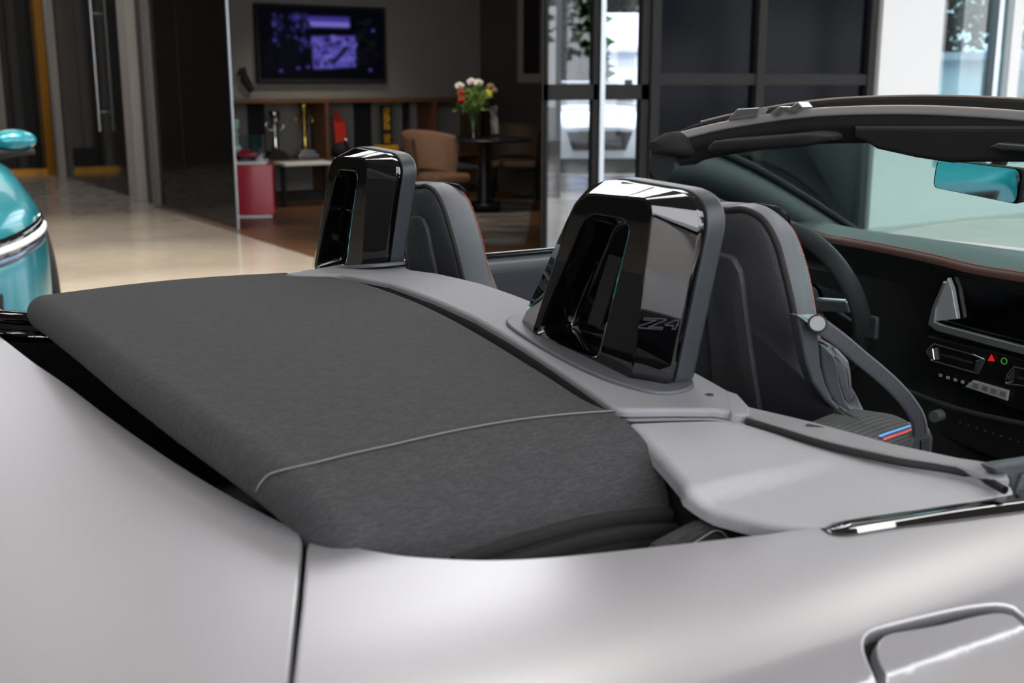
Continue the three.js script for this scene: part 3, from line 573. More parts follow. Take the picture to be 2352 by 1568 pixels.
function makeHoop(flip) {
  const f = flip ? (r) => r.map(flip) : (r) => r;
  const G = outlineRing(hoopG, [0.014, 0.014, 0.05, 0.06]), R = outlineRing(hoopR, [0.01, 0.012, 0.022, 0.03]), H = outlineRing(hoopH, [0.014, 0.012, 0.022, 0.022]);
  const H1 = outlineRing(hoopH, [0.014, 0.012, 0.022, 0.022], 0.004, 0.02), H2 = outlineRing(hoopH, [0.014, 0.012, 0.02, 0.02], 0.045, 0.12), H3 = outlineRing(hoopH, [0.014, 0.012, 0.02, 0.02], 0.048, 0.2);
  const up = (r, dx, dy = 0) => r.map((p) => V(p.x + dx, p.y + dy, p.z));
  const bulge = (r, k) => r.map((p) => V(p.x - k, p.y, p.z));
  const rings = [up(G, 0.006), G, mix(G, R, 0.03), mix(G, R, 0.08), mix(G, R, 0.3), mix(G, R, 0.7), mix(G, R, 0.92), mix(G, R, 0.975), bulge(R, 0.0002), mix(R, H, 0.06), mix(R, H, 0.14), mix(R, H, 0.5), mix(R, H, 0.86), mix(R, H, 0.95), H, up(mix(H, H1, 0.5), 0.001), H1, mix(H1, H2, 0.1), mix(H1, H2, 0.5), mix(H1, H2, 0.9), H2, H3];
  const shell = part(car, 'roll_hoop', loft(rings.map(f), { cap1: true }), M.gloss, 'gloss black roll hoop cover with a deep recess');
  const C0 = outlineRing(hoopG, [0.014, 0.014, 0.05, 0.06], 0.010, -0.004), scaleOut = (r, k) => { const m = r.reduce((s, p) => s.add(p), V(0, 0, 0)).multiplyScalar(1 / r.length); return r.map((p) => V(p.x, m.y + (p.y - m.y) * (p.y > m.y ? k : 1), m.z + (p.z - m.z) * k)); };
  part(shell, 'hoop_casing', loft([scaleOut(C0, 0.97), scaleOut(C0, 1.0), scaleOut(up(C0, 0.002), 1.012), scaleOut(up(C0, 0.022), 1.012), scaleOut(up(C0, 0.026), 1.0), scaleOut(up(C0, 0.027), 0.9)].map(f), { cap1: true }), M.casing, 'matte dark grey casing of the hoop');
  const mp = [[1349, 742], [1378, 752], [1428, 592], [1398, 584]].map(([a, b]) => atX(a, b, hoopR[0].x + 0.043));
  part(shell, 'mesh_insert', loft([f(mp), f(mp.map((p) => p.clone().add(V(0.003, 0, 0))))], { cap0: true }), M.mesh, 'fine black mesh insert');
  const fl = [[1168, 741], [1172, 751], [1228, 790], [1330, 846], [1420, 883], [1510, 905], [1556, 903], [1586, 891], [1588, 881], [1570, 868], [1450, 800], [1300, 752], [1220, 728], [1185, 730]];
  const loop = curve(fl.map(([a, b]) => { const [u, v] = onSurface(a, b, deckS, 0.43, 0.35); return V(u, 0, v); }), true, 70).map((p) => [p.x, p.z]);
  const fs = (u, v) => { const p = deckS(u, v).add(V(0, 0.0045, 0)); return flip ? flip(p) : p; };
  part(shell, 'hoop_flange', panel(fs, loop, [], { max: 0.03, thick: 0.006, roll: 0.003, flip: 1 }), M.flange, 'dark grey flange at the foot of the hoop');
  return shell;
}
const hoop = makeHoop(null);
makeHoop((p) => V(p.x + 0.04, p.y + 0.3 * (p.z - 0.31) * (1 - clamp((p.y - 0.95) / 0.2, 0, 1)), p.z - 0.795));
{ // raised outline of the emblem on the outer flank
  const a = hoopR[1].clone().lerp(hoopR[2], 0.3), b = hoopG[1].clone().lerp(hoopG[2], 0.3), c = hoopR[1].clone().lerp(hoopR[2], 0.5);
  const n = b.clone().sub(a).cross(c.clone().sub(a)).normalize(); if (n.z < 0) n.negate();
  const on = ([x, y]) => { const d = ray(1180 + x / 3.015, 400 + y / 3.015), t = a.clone().sub(EYE).dot(n) / d.dot(n); return EYE.clone().addScaledVector(d, t).addScaledVector(n, 0.0009); };
  const closed = (l) => { const p = l.map(on), g = []; for (let i = 0; i < p.length; i++) g.push(rod(p[i], p[(i + 1) % p.length], 0.0008, 6), at(new THREE.SphereGeometry(0.0008, 6, 5), ...p[i].toArray())); return g; };
  part(hoop, 'emblem', [...closed([[905, 994], [1054, 1000], [1052, 1010], [936, 1056], [1032, 1058], [1026, 1072], [870, 1062], [868, 1050], [984, 1010], [902, 1006]]), ...closed([[1050, 1038], [1126, 1008], [1144, 1010], [1134, 1036], [1140, 1036], [1136, 1044], [1128, 1046], [1118, 1072], [1098, 1070], [1106, 1046], [1050, 1044]])], M.casing, 'raised outline letters Z4');
}

// --- seats
function makeSeat(shift) {
  const CZ = 0.335, back = (y) => 0.6 + 0.2 * (1.14 - y);
  const solve = (a, b, X) => { let p = atX(a, b, 0.62); for (let i = 0; i < 8; i++) p = atX(a, b, X(p.y)); return p; };
  const half = (list, X, top) => { const r = list.map(([a, b]) => solve(a, b, X)); const t = V(X(top), top, CZ); return [t, ...r]; };
  const full = (h, X) => { const low = V(X(0.72), 0.72, CZ), r = [...h.slice(1)], l = r.map((p) => V(p.x, p.y, 2 * CZ - p.z)).reverse(); return curve([h[0], ...r, low, ...l], true, 120).slice(0, 120); };
  const B = full(half([[1725, 485], [1769, 525], [1794, 595], [1816, 682], [1831, 756], [1849, 836], [1890, 909], [1926, 942], [1985, 985], [2000, 1070]], back, 1.121), back);
  const fx = (y) => back(y) + 0.085, F = full(half([[1756, 480], [1788, 496], [1822, 532], [1842, 580], [1860, 650], [1874, 730], [1892, 815], [1925, 900], [1990, 960], [2010, 1060]], fx, 1.119), fx);
  const mid = V(0, 1.0, CZ), S = (r, k, dx) => r.map((p) => V(p.x + dx, mid.y + (p.y - mid.y) * k, mid.z + (p.z - mid.z) * k)).map((p, i) => V(lerp(back(p.y) + dx, r[i].x + dx, 1), p.y, p.z).setX(back(p.y) + dx));
  const sh = (r) => r.map((p) => p.clone().add(shift));
  const seat = part(car, 'seat', loft([S(B, 0.05, -0.012), S(B, 0.4, -0.0118), S(B, 0.75, -0.010), S(B, 0.9, -0.007), S(B, 0.965, -0.003), S(B, 0.985, 0.002)].map(sh), { cap0: true }), M.leather, 'dark leather seat with a high one-piece backrest');
  part(seat, 'piping', tube(sh(B.filter((_, i) => i % 3 === 0)), 0.0042, 160, 8, true), M.rubber, 'black piping round the seat back');
  const W = (t, k) => B.map((p, i) => p.clone().lerp(F[i], t)).map((p) => { const d = V(0, p.y - mid.y, p.z - mid.z).normalize(); return p.clone().addScaledVector(d, k); });
  part(seat, 'side_cushion', loft([W(0.0, -0.002), W(0.06, 0.003), W(0.3, 0.007), W(0.6, 0.008), W(0.92, 0.004), W(1.0, -0.001), W(1.05, -0.006), W(1.1, -0.018), W(1.12, -0.04)].map(sh), { cap1: true }), M.leatherSoft, 'grey leather side of the backrest');
  const edge = W(1.0, 0.0012).slice(0, 44), stitches = [], cv = curve(sh(edge), false, 150);
  for (let i = 0; i < 150; i++) stitches.push(rod(cv[i], cv[i].clone().lerp(cv[i + 1] ?? cv[i], 0.6), 0.0011, 5));
  part(seat, 'stitching', stitches, M.redThread, 'red stitching along the cushion edge');
  const pocket = curve([[1690, 593], [1706, 622], [1715, 690], [1728, 790], [1745, 905], [1758, 1000]].map(([a, b]) => solve(a, b, (y) => back(y) - 0.012)), false, 14);
  const top = curve([V(0, pocket[0].y + 0.004, CZ), V(0, pocket[0].y + 0.003, lerp(CZ, pocket[0].z, 0.7)), V(0, pocket[0].y, pocket[0].z)], false, 6);
  const rightSide = [...top.slice(0, -1), ...pocket].map((p) => V(0, p.y, p.z)), ringP = [...rightSide, ...rightSide.slice(1).map((p) => V(0, p.y, 2 * CZ - p.z)).reverse()];
  const PR = (k, dx) => ringP.map((p) => { const y = lerp(0.96, p.y, k), z = lerp(CZ, p.z, k); return V(back(y) + dx, y, z); });
  part(seat, 'back_panel', loft([PR(1.02, -0.006), PR(1.0, -0.0145), PR(0.985, -0.0175), PR(0.95, -0.0185), PR(0.5, -0.0190)].map(sh), { cap1: true }), M.leather, 'inset leather panel in the seat back');
  const cushion = at(new RoundedBoxGeometry(0.5, 0.16, 0.5, 4, 0.06), 0.95 + shift.x, 0.5, CZ + shift.z);
  part(seat, 'seat_cushion', cushion, M.liner);
  return seat;
}
makeSeat(V(0, 0, 0));
makeSeat(V(0.0, -0.03, -0.8));
{ // belt guide, strap and lower block beside the near seat
  const g = part(car, 'belt_guide', plateZ([[1831, 724], [1840, 723], [1872, 738], [1880, 762], [1882, 790], [1886, 842], [1898, 885], [1915, 920], [1936, 945], [1925, 948], [1895, 918], [1868, 880], [1852, 832], [1843, 780]], 0.495, 0.014, 0.003), M.casing, 'dark grey belt guide on the seat shoulder');
  part(g, 'guide_top', loft([[[1831, 723], [1868, 721], [1908, 752], [1880, 752]].map(([a, b], i) => atZ(a, b, [0.5, 0.45, 0.46, 0.5][i])), [[1831, 726], [1868, 724], [1908, 755], [1880, 756]].map(([a, b], i) => atZ(a, b, [0.5, 0.45, 0.46, 0.5][i]))], { cap0: true, cap1: true }), M.satin, 'satin silver cap of the belt guide');
  part(g, 'guide_panel', plateZ([[1883, 788], [1898, 793], [1918, 815], [1926, 840], [1931, 880], [1944, 920], [1958, 942], [1936, 950], [1905, 905], [1892, 860]], 0.47, 0.02, 0.004), M.casing);
  part(g, 'side_bolster', plateZ([[1895, 786], [1905, 782], [1935, 802], [1958, 828], [1963, 850], [1968, 910], [1975, 930], [1988, 946], [1950, 952], [1930, 900], [1915, 840]], 0.43, 0.05, 0.012), M.leatherSoft, 'leather side bolster');
  const px = [[1868, 736], [1884, 748], [1930, 782], [1975, 820], [2020, 857], [2060, 894], [2090, 930], [2108, 962], [2115, 1000]], path = curve(px.map(([a, b], i) => atZ(a, b, lerp(0.505, 0.52, i / 8))), false, 70);
  const sides = path.map((p, i) => { const t = (path[i + 1] ?? p).clone().sub(path[i - 1] ?? p).normalize(); return t.cross(p.clone().sub(EYE).normalize()).normalize(); });
  const strap = part(car, 'belt_strap', ribbon(path, sides, 0.0185, 0.006), M.leatherSoft, 'black leather belt strap with stitched edges');
  for (const s of [-1, 1]) { const l = path.map((p, i) => p.clone().addScaledVector(sides[i], s * 0.0062).addScaledVector(p.clone().sub(EYE).normalize(), -0.0036)), st = []; const c = curve(l, false, 130); for (let i = 6; i < 129; i++) st.push(rod(c[i], c[i].clone().lerp(c[i + 1], 0.6), 0.0006, 5)); part(strap, 'stitching', st, M.rubber); }
  const bp = path[2], bn = bp.clone().sub(EYE).normalize().negate();
  const button = new THREE.CylinderGeometry(0.0085, 0.0085, 0.003, 28); button.applyQuaternion(new THREE.Quaternion().setFromUnitVectors(V(0, 1, 0), bn.clone().add(V(0, 0.35, 0)).normalize())); button.translate(...bp.clone().addScaledVector(bn, 0.0075).toArray());
  part(strap, 'button', button, M.satin, 'round silver button');
  const ringB = at(new THREE.TorusGeometry(0.0095, 0.0015, 8, 28), 0, 0, 0); ringB.applyQuaternion(new THREE.Quaternion().setFromUnitVectors(V(0, 0, 1), bn.clone().add(V(0, 0.35, 0)).normalize())); ringB.translate(...bp.clone().addScaledVector(bn, 0.005).toArray());
  part(strap, 'button_ring', ringB, M.rubber);
  // knitted cloth pad with the three-colour tab
  const A = curve([atZ(1850, 975, 0.56), atZ(1910, 950, 0.50), atZ(1955, 938, 0.45), atZ(2005, 946, 0.42)], false, 24), Bq = curve([atZ(1995, 1030, 0.60), atZ(2050, 1008, 0.55), atZ(2085, 996, 0.52), atZ(2110, 984, 0.48)], false, 24);
  const rows = []; for (let k = 0; k <= 12; k++) rows.push(A.map((p, i) => p.clone().lerp(Bq[i], k / 12).add(V(0, 0.006 * Math.sin(Math.PI * k / 12), 0))));
  for (let k = 1; k <= 5; k++) rows.push(Bq.map((p) => p.clone().add(V(0.006 * Math.sin(k * 0.6), -0.006 * k, -0.001 * k))));
  const pad = part(car, 'knit_pad', loft(rows, { closed: false }), M.knit, 'dark knitted cloth pad beside the seat');
  const S3 = (k, l) => A.map((p, i) => p.clone().lerp(Bq[i], k).add(V(0, 0.006 * Math.sin(Math.PI * k) + 0.0012, 0))).filter((_, i) => i > 6);
  [['tab_stripe', 0x59a4dc], ['tab_stripe', 0x25305f], ['tab_stripe', 0xd8443f]].forEach(([n, c], i) => { const k = 0.875 + i * 0.038; part(pad, n, loft([S3(k), S3(k + 0.036)], { closed: false }), mat(c, 0.8), ['light blue woven stripe', 'navy woven stripe', 'red woven stripe'][i]); });
  const blk = part(car, 'belt_anchor', plateZ([[1990, 1032], [2040, 1006], [2088, 998], [2100, 988], [2124, 983], [2138, 984], [2146, 1004], [2142, 1060], [1990, 1080]], 0.5, 0.06, 0.005), M.casing, 'dark grey plastic belt anchor');
  part(blk, 'latch', plateZ([[2116, 1012], [2136, 1006], [2134, 1040], [2116, 1042]], 0.502, 0.006, 0.001), M.blackPlastic);
}

// --- windscreen header, pillar, glass, mirror
const headPx = [[1492, 338, 1.19], [1512, 316, 1.2], [1545, 294, 1.215], [1620, 272, 1.24], [1700, 255, 1.255], [1850, 232, 1.275], [2000, 223, 1.285], [2150, 222, 1.285], [2352, 232, 1.275], [2560, 252, 1.24], [2760, 292, 1.2]];
const head = curve(headPx.map(([a, b, x]) => atX(a, b, x)), false, 90);
const sweepHead = (sec, from = 0, to = 90) => loft(head.slice(from, to + 1).map((p) => sec.map(([dx, dy]) => V(p.x + dx, p.y + dy, p.z))), { cap0: true, cap1: true });
const header = part(car, 'windscreen_header', sweepHead(roundedOutline([[0.0, -0.028], [-0.004, -0.05], [0.014, -0.082], [0.09, -0.07], [0.1, -0.03], [0.04, -0.016]], [0.006], 4, 3).map((p) => [p.x, p.y])), M.blackPlastic, 'black windscreen header');
part(header, 'header_trim', sweepHead(roundedOutline([[-0.002, -0.014], [-0.004, -0.03], [0.004, -0.032], [0.03, -0.016]], [0.004], 4, 3).map((p) => [p.x, p.y]), 6), mat(0xa6a3a0, 0.4, 0.3), 'pale grey strip along the header');
part(header, 'header_seal', sweepHead(roundedOutline([[0.028, -0.02], [0.03, -0.002], [0.042, 0.001], [0.075, -0.004], [0.075, -0.02]], [0.004], 4, 3).map((p) => [p.x, p.y]), 3), M.rubber, 'black seal of the header');
part(header, 'header_edge', tube(head.slice(8).filter((_, i) => i % 4 === 0).map((p) => p.clone().add(V(0.034, 0.001, 0))), 0.0022, 80, 6), mat(0x8b7f76, 0.5), 'thin grey-brown edge');
part(header, 'roof_latch', [plateX([[1668, 276], [1692, 250], [1742, 247], [1730, 268]], 1.245, 0.03, 0.003), plateX([[1765, 262], [1790, 244], [1800, 246], [1782, 264]], 1.25, 0.03, 0.002), plateX([[1800, 256], [1832, 234], [1842, 246], [1822, 258]], 1.255, 0.03, 0.002)], M.satin, 'bright metal roof latch');
part(header, 'header_corner', loft([[[1486, 334], [1498, 326], [1512, 334], [1508, 348], [1492, 344]].map(([a, b]) => atX(a, b, 1.185)), [[1500, 334], [1528, 305], [1548, 312], [1556, 350], [1520, 354]].map(([a, b]) => atX(a, b, 1.2)), [[1530, 336], [1560, 302], [1590, 306], [1600, 352], [1556, 366]].map(([a, b]) => atX(a, b, 1.24))].map((r) => curve(r, true, 30).slice(0, 30)), { cap0: true, cap1: true }), M.blackPlastic);
part(car, 'sun_visor', [loft(curve([atX(1622, 342, 1.2), atX(1640, 338, 1.2), atX(1750, 330, 1.21), atX(1850, 322, 1.22), atX(1905, 318, 1.23)], false, 30).map((p, i) => { const k = Math.min(1, 0.4 + i / 3, 0.3 + (30 - i) / 8); return roundedOutline([[-0.012, 0.012], [-0.014, -0.008], [0.0, -0.012], [0.08, 0.0], [0.08, 0.02]], [0.008], 4, 2).map((q) => V(p.x + q.x * k + 0.01, p.y + q.y * k, p.z)); }), { cap0: true, cap1: true })], M.blackPlastic, 'folded black sun visor');
part(car, 'overhead_console', plateX([[1960, 318], [1985, 326], [2010, 342], [2100, 362], [2180, 374], [2230, 372], [2420, 372], [2420, 290], [1960, 290]], 1.26, 0.12, 0.008), M.blackPlastic, 'black overhead console');
part(car, 'sun_visor', plateX([[2270, 338], [2290, 328], [2420, 338], [2420, 352], [2300, 346]], 1.235, 0.03, 0.004), M.casing);
{
  const p = [V(1.2, 1.115, -0.50), V(1.3, 1.1, -0.535), V(1.5, 1.045, -0.585), V(1.72, 0.96, -0.625), V(1.95, 0.86, -0.66)], c = curve(p, false, 40);
  const ell = (rx, ry, dx = 0, dy = 0) => c.map((q, i) => { const t = (c[i + 1] ?? q).clone().sub(c[i - 1] ?? q).normalize(), side = t.clone().cross(V(0, 1, 0)).normalize(), n = side.clone().cross(t).normalize(), o = []; for (let k = 0; k < 20; k++) { const a = k / 20 * 2 * Math.PI; o.push(q.clone().addScaledVector(n, ry * Math.sin(a) + dy).addScaledVector(side, rx * Math.cos(a) + dx)); } return o; });
  const pil = part(car, 'windscreen_pillar', loft(ell(0.03, 0.046), { cap0: true, cap1: true }), mat(0x1c2021, 0.55), 'black windscreen pillar');
  part(pil, 'pillar_edge', tube(c.filter((_, i) => i % 4 === 0).map((q) => q.clone().add(V(-0.012, -0.047, 0))), 0.003, 40, 6), mat(0x8b7f6c, 0.5));
  part(pil, 'pillar_seal', tube(c.filter((_, i) => i % 4 === 0).map((q) => q.clone().add(V(0.03, 0.042, 0.012))), 0.009, 40, 8), M.rubber);
  part(car, 'windscreen_pillar', loft(ell(0.03, 0.046).map((r) => r.map((q) => V(q.x, q.y, -0.11 - q.z))), { cap0: true, cap1: true }), mat(0x1c2021, 0.55));
  const topG = curve([V(1.27, 1.15, -0.53), V(1.35, 1.205, -0.2), V(1.36, 1.21, 0.05), V(1.34, 1.2, 0.25), V(1.27, 1.15, 0.42)], false, 24), lowG = curve([V(1.95, 0.9, -0.68), V(2.04, 0.9, -0.35), V(2.06, 0.9, -0.05), V(2.04, 0.9, 0.24), V(1.95, 0.9, 0.58)], false, 24);
  const rows = []; for (let k = 0; k <= 8; k++) rows.push(topG.map((q, i) => q.clone().lerp(lowG[i], k / 8).add(V(0.03 * Math.sin(Math.PI * k / 8), 0.03 * Math.sin(Math.PI * k / 8), 0))));
  part(car, 'windscreen', loft(rows, { closed: false }), M.shield, 'green tinted windscreen glass');
  // inside mirror
  const mc = atX(2240, 413, 1.4), ang = 0.2, ring = (k, d) => roundedOutline([[-0.108 * k, -0.022 * k], [0.104 * k, -0.034 * k], [0.108 * k, 0.026 * k], [-0.1 * k, 0.031 * k]], [0.014], 6, 6).map((q) => V(d, q.y, q.x));
  const mir = part(car, 'inside_mirror', loft([ring(0.98, 0.0), ring(1.0, 0.004), ring(0.97, 0.02), ring(0.6, 0.034)], { cap0: true, cap1: true }), M.blackPlastic, 'black inside mirror');
  mir.position.copy(mc); mir.rotation.set(0, -ang, 0.03);
  part(mir, 'mirror_glass', loft([ring(0.95, -0.0012), ring(0.94, -0.0016)], { cap1: true }), M.mirror, 'mirror glass');
  part(mir, 'mirror_arm', tube([V(0.03, 0, 0), V(0.06, 0.04, 0), V(0.07, 0.08, 0)], 0.012, 12, 8), M.blackPlastic);
}
// --- dashboard
{
  const rearPx = [[1905, 545, 1.62], [1930, 549, 1.6], [2000, 561, 1.585], [2080, 577, 1.56], [2150, 592, 1.54], [2230, 612, 1.52], [2300, 624, 1.505], [2352, 632, 1.5], [2500, 650, 1.49], [2700, 662, 1.5]];
  const rear = curve([V(1.68, 0.94, -0.6), ...rearPx.map(([a, b, x]) => atX(a, b, x))], false, 60);
  const fore = rear.map((p) => V(1.98, 0.905, p.z * 1.1));
  const rows = []; for (let k = 0; k <= 10; k++) rows.push(rear.map((p, i) => p.clone().lerp(fore[i], k / 10).add(V(0, 0.016 * Math.sin(Math.PI * Math.min(1, k / 7)), 0))));
  const face = [0.0, 0.012, 0.05, 0.16, 0.36].map((d, i) => rear.map((p) => p.clone().add(V([-0.004, 0.0, 0.03, 0.05, 0.06][i], -d - 0.012, 0))));
  const dash = part(car, 'dashboard', loft([...face.reverse()], { closed: false }), M.dashBlack, 'black dashboard face');
  part(dash, 'dash_pad', loft(rows, { closed: false }), mat(0x4a4e4d, 0.55, 0, { bumpMap: leatherBump, bumpScale: 0.0003 }), 'soft grey dashboard top');
  part(dash, 'dash_band', loft([rear.map((p) => p.clone().add(V(0.012, 0.004, 0))), rear.map((p) => p.clone().add(V(0.0, 0.0015, 0))), rear.map((p) => p.clone().add(V(-0.005, -0.004, 0))), rear.map((p) => p.clone().add(V(-0.004, -0.012, 0)))], { closed: false }), mat(0x6a4642, 0.6), 'dull red leather band');
  part(dash, 'dash_stitching', tube(rear.filter((_, i) => i % 3 === 0).map((p) => p.clone().add(V(0.006, 0.0035, 0))), 0.0011, 80, 5), M.redThread);
  const X0 = 1.5;
  // screen with its bright bracket
  part(dash, 'screen', plateX([[2150, 742], [2192, 632], [2460, 690], [2460, 812]], X0 + 0.012, 0.02, 0.003), M.gloss, 'switched-off dark display');
  part(dash, 'screen_bracket', plateX([[2146, 738], [2150, 700], [2176, 638], [2186, 662], [2198, 732]], X0 - 0.004, 0.012, 0.002), mat(0x9a9d9e, 0.4, 0.3), 'pale grey screen bracket');
  part(dash, 'silver_bar', plateX([[2131, 745], [2140, 706], [2166, 646], [2172, 650], [2150, 706], [2146, 740], [2170, 748], [2360, 798], [2480, 826], [2480, 846], [2360, 817], [2150, 760]], X0 - 0.008, 0.012, 0.002), M.satin, 'satin silver trim bar');
  const centre = part(dash, 'centre_stack', plateX([[2118, 800], [2130, 770], [2480, 856], [2480, 1000], [2180, 880], [2136, 862]], X0 + 0.004, 0.03, 0.004), mat(0x0c0c0d, 0.3), 'black centre stack');
  const frameTube = (l) => { const p = l.map(([a, b]) => atX(a, b, X0 - 0.002)), g = []; for (let i = 0; i < p.length; i++) g.push(rod(p[i], p[(i + 1) % p.length], 0.0022, 6)); return g; };
  for (const l of [[[2128, 806], [2146, 790], [2236, 815], [2262, 826], [2246, 858], [2140, 828]], [[2314, 862], [2330, 842], [2460, 876], [2480, 906], [2310, 880]]]) part(dash, 'air_vent', frameTube(l), M.chrome, 'air vent with bright chrome outline');
  for (const l of [[[2128, 806], [2142, 800], [2146, 826], [2134, 826]], [[2240, 828], [2256, 824], [2250, 856], [2236, 852]], [[2314, 866], [2330, 846], [2328, 876], [2314, 880]]]) part(dash, 'vent_cap', plateX(l, X0 - 0.004, 0.01, 0.002), M.chrome);
  for (const [a, b, c, e] of [[2160, 814, 2236, 834], [2340, 868, 2460, 896]]) part(dash, 'vent_slat', rod(atX(a, b, X0 + 0.003), atX(c, e, X0 + 0.003), 0.003, 6), M.blackPlastic);
  part(dash, 'button_row', plateX([[2216, 888], [2234, 873], [2316, 897], [2312, 920]], X0 - 0.004, 0.006, 0.001), mat(0xa9abac, 0.4, 0.4), 'silver button row');
  for (let k = 0; k < 4; k++) part(dash, 'button', plateX([[2232 + k * 21, 889 + k * 6], [2236 + k * 21, 879 + k * 6], [2248 + k * 21, 883 + k * 6], [2245 + k * 21, 893 + k * 6]], X0 - 0.0055, 0.002, 0.0004), mat(0x6f7173, 0.5, 0.3));
  part(dash, 'hazard_switch', plateX([[2268, 828], [2276, 814], [2283, 830]], X0 - 0.003, 0.003, 0.0005), new THREE.MeshStandardMaterial({ color: 0xc01010, emissive: 0xd01010, emissiveIntensity: 0.6 }), 'red triangle switch');
  const gr = at(new THREE.TorusGeometry(0.0055, 0.0013, 8, 24), ...atX(2306, 829, X0 - 0.002).toArray(), 0, Math.PI / 2, 0);
  part(dash, 'drive_switch', gr, new THREE.MeshStandardMaterial({ color: 0x3f7a2a, emissive: 0x3f8a2a, emissiveIntensity: 0.3 }), 'small green ring switch');
  for (let k = 0; k < 5; k++) part(dash, 'symbol', at(new RoundedBoxGeometry(0.003, 0.006, 0.007, 2, 0.001), ...atX(2160 + k * 17, 862 + k * 5, X0 - 0.001).toArray()), mat(0x8b7f80, 0.6));
  part(dash, 'knob', at(new THREE.CylinderGeometry(0.011, 0.012, 0.02, 24), ...atX(2152, 955, 1.42).toArray(), 0, 0, Math.PI / 2), M.satin, 'small silver knob');
  part(dash, 'lower_shelf', tube([atX(2060, 890, 1.45), atX(2200, 940, 1.43), atX(2352, 975, 1.42), atX(2480, 1000, 1.42)], 0.006, 30, 8), M.blackPlastic);
  for (let k = 0; k < 8; k++) part(dash, 'shelf_button', at(new THREE.SphereGeometry(0.0022, 8, 6), ...atX(2205 + k * 19, 970 + k * 6.4, 1.42).toArray()), mat(0x1c1c1e, 0.6));
  part(car, 'footwell', [box(0.62, 2.0, 0.28, 0.34, -0.72, 0.62), box(1.6, 2.0, 0.3, 0.86, -0.72, 0.62), box(0.7, 1.45, 0.34, 0.62, -0.12, 0.04, 0.03), box(0.62, 2.0, 0.3, 0.8, 0.6, 0.64)], M.liner, 'black cabin floor and tunnel');
}
{ // steering wheel on the far side
  const cw = V(1.475, 0.815, -0.36), o = part(car, 'steering_wheel', new THREE.TorusGeometry(0.172, 0.0195, 18, 64), mat(0x2a2c2d, 0.5, 0, { bumpMap: leatherBump, bumpScale: 0.0003 }), 'thick dark leather steering wheel');
  o.position.copy(cw); o.rotation.set(0, Math.PI / 2, 0); o.rotateX(-0.38);
  for (const a of [0.12, Math.PI - 0.12, -Math.PI / 2]) { const g = new RoundedBoxGeometry(0.12, 0.03, 0.012, 3, 0.005); g.translate(0.105, 0, -0.015); g.rotateZ(a); part(o, 'spoke', g, M.satin, 'silver wheel spoke'); }
  part(o, 'airbag_cover', at(new RoundedBoxGeometry(0.15, 0.12, 0.05, 5, 0.024), 0, -0.01, -0.02), M.leatherSoft);
  part(car, 'steering_column', tube([V(1.5, 0.8, -0.36), V(1.75, 0.72, -0.36)], 0.05, 8, 14), M.blackPlastic);
  part(car, 'control_stalk', [rod(V(1.52, 0.81, -0.33), atX(1985, 760, 1.49), 0.006), at(new RoundedBoxGeometry(0.014, 0.05, 0.035, 3, 0.006), ...atX(2002, 752, 1.49).toArray())], M.casing, 'dark control stalk');
}
{ // far door
  const top = curve([V(0.55, 0.905, -0.66), V(0.8, 0.9, -0.675), V(1.2, 0.895, -0.69), V(1.7, 0.885, -0.71)], false, 24);
  part(car, 'door_panel', loft(top.map((p) => roundedOutline([[0.02, 0], [0.0, -0.1], [0.03, -0.3], [-0.12, -0.4], [-0.12, -0.02], [-0.05, 0.012]], [0.02, 0.03, 0.02, 0.05, 0.05, 0.02], 4, 3).map((q) => V(p.x, p.y + q.y, p.z + q.x))), { cap0: true, cap1: true }), M.leatherSoft, 'grey padded far door');
  part(car, 'window_strip', tube(top.filter((_, i) => i % 4 === 0).map((p) => p.clone().add(V(0, 0.012, -0.03))), 0.008, 30, 8), M.gloss);
  const mirS = at(new THREE.SphereGeometry(0.07, 20, 14), 0, 0, 0); mirS.scale(0.9, 0.75, 1.35); mirS.translate(1.62, 0.975, -0.82);
  part(car, 'door_mirror', mirS, M.gloss, 'gloss black door mirror on the far side');
}

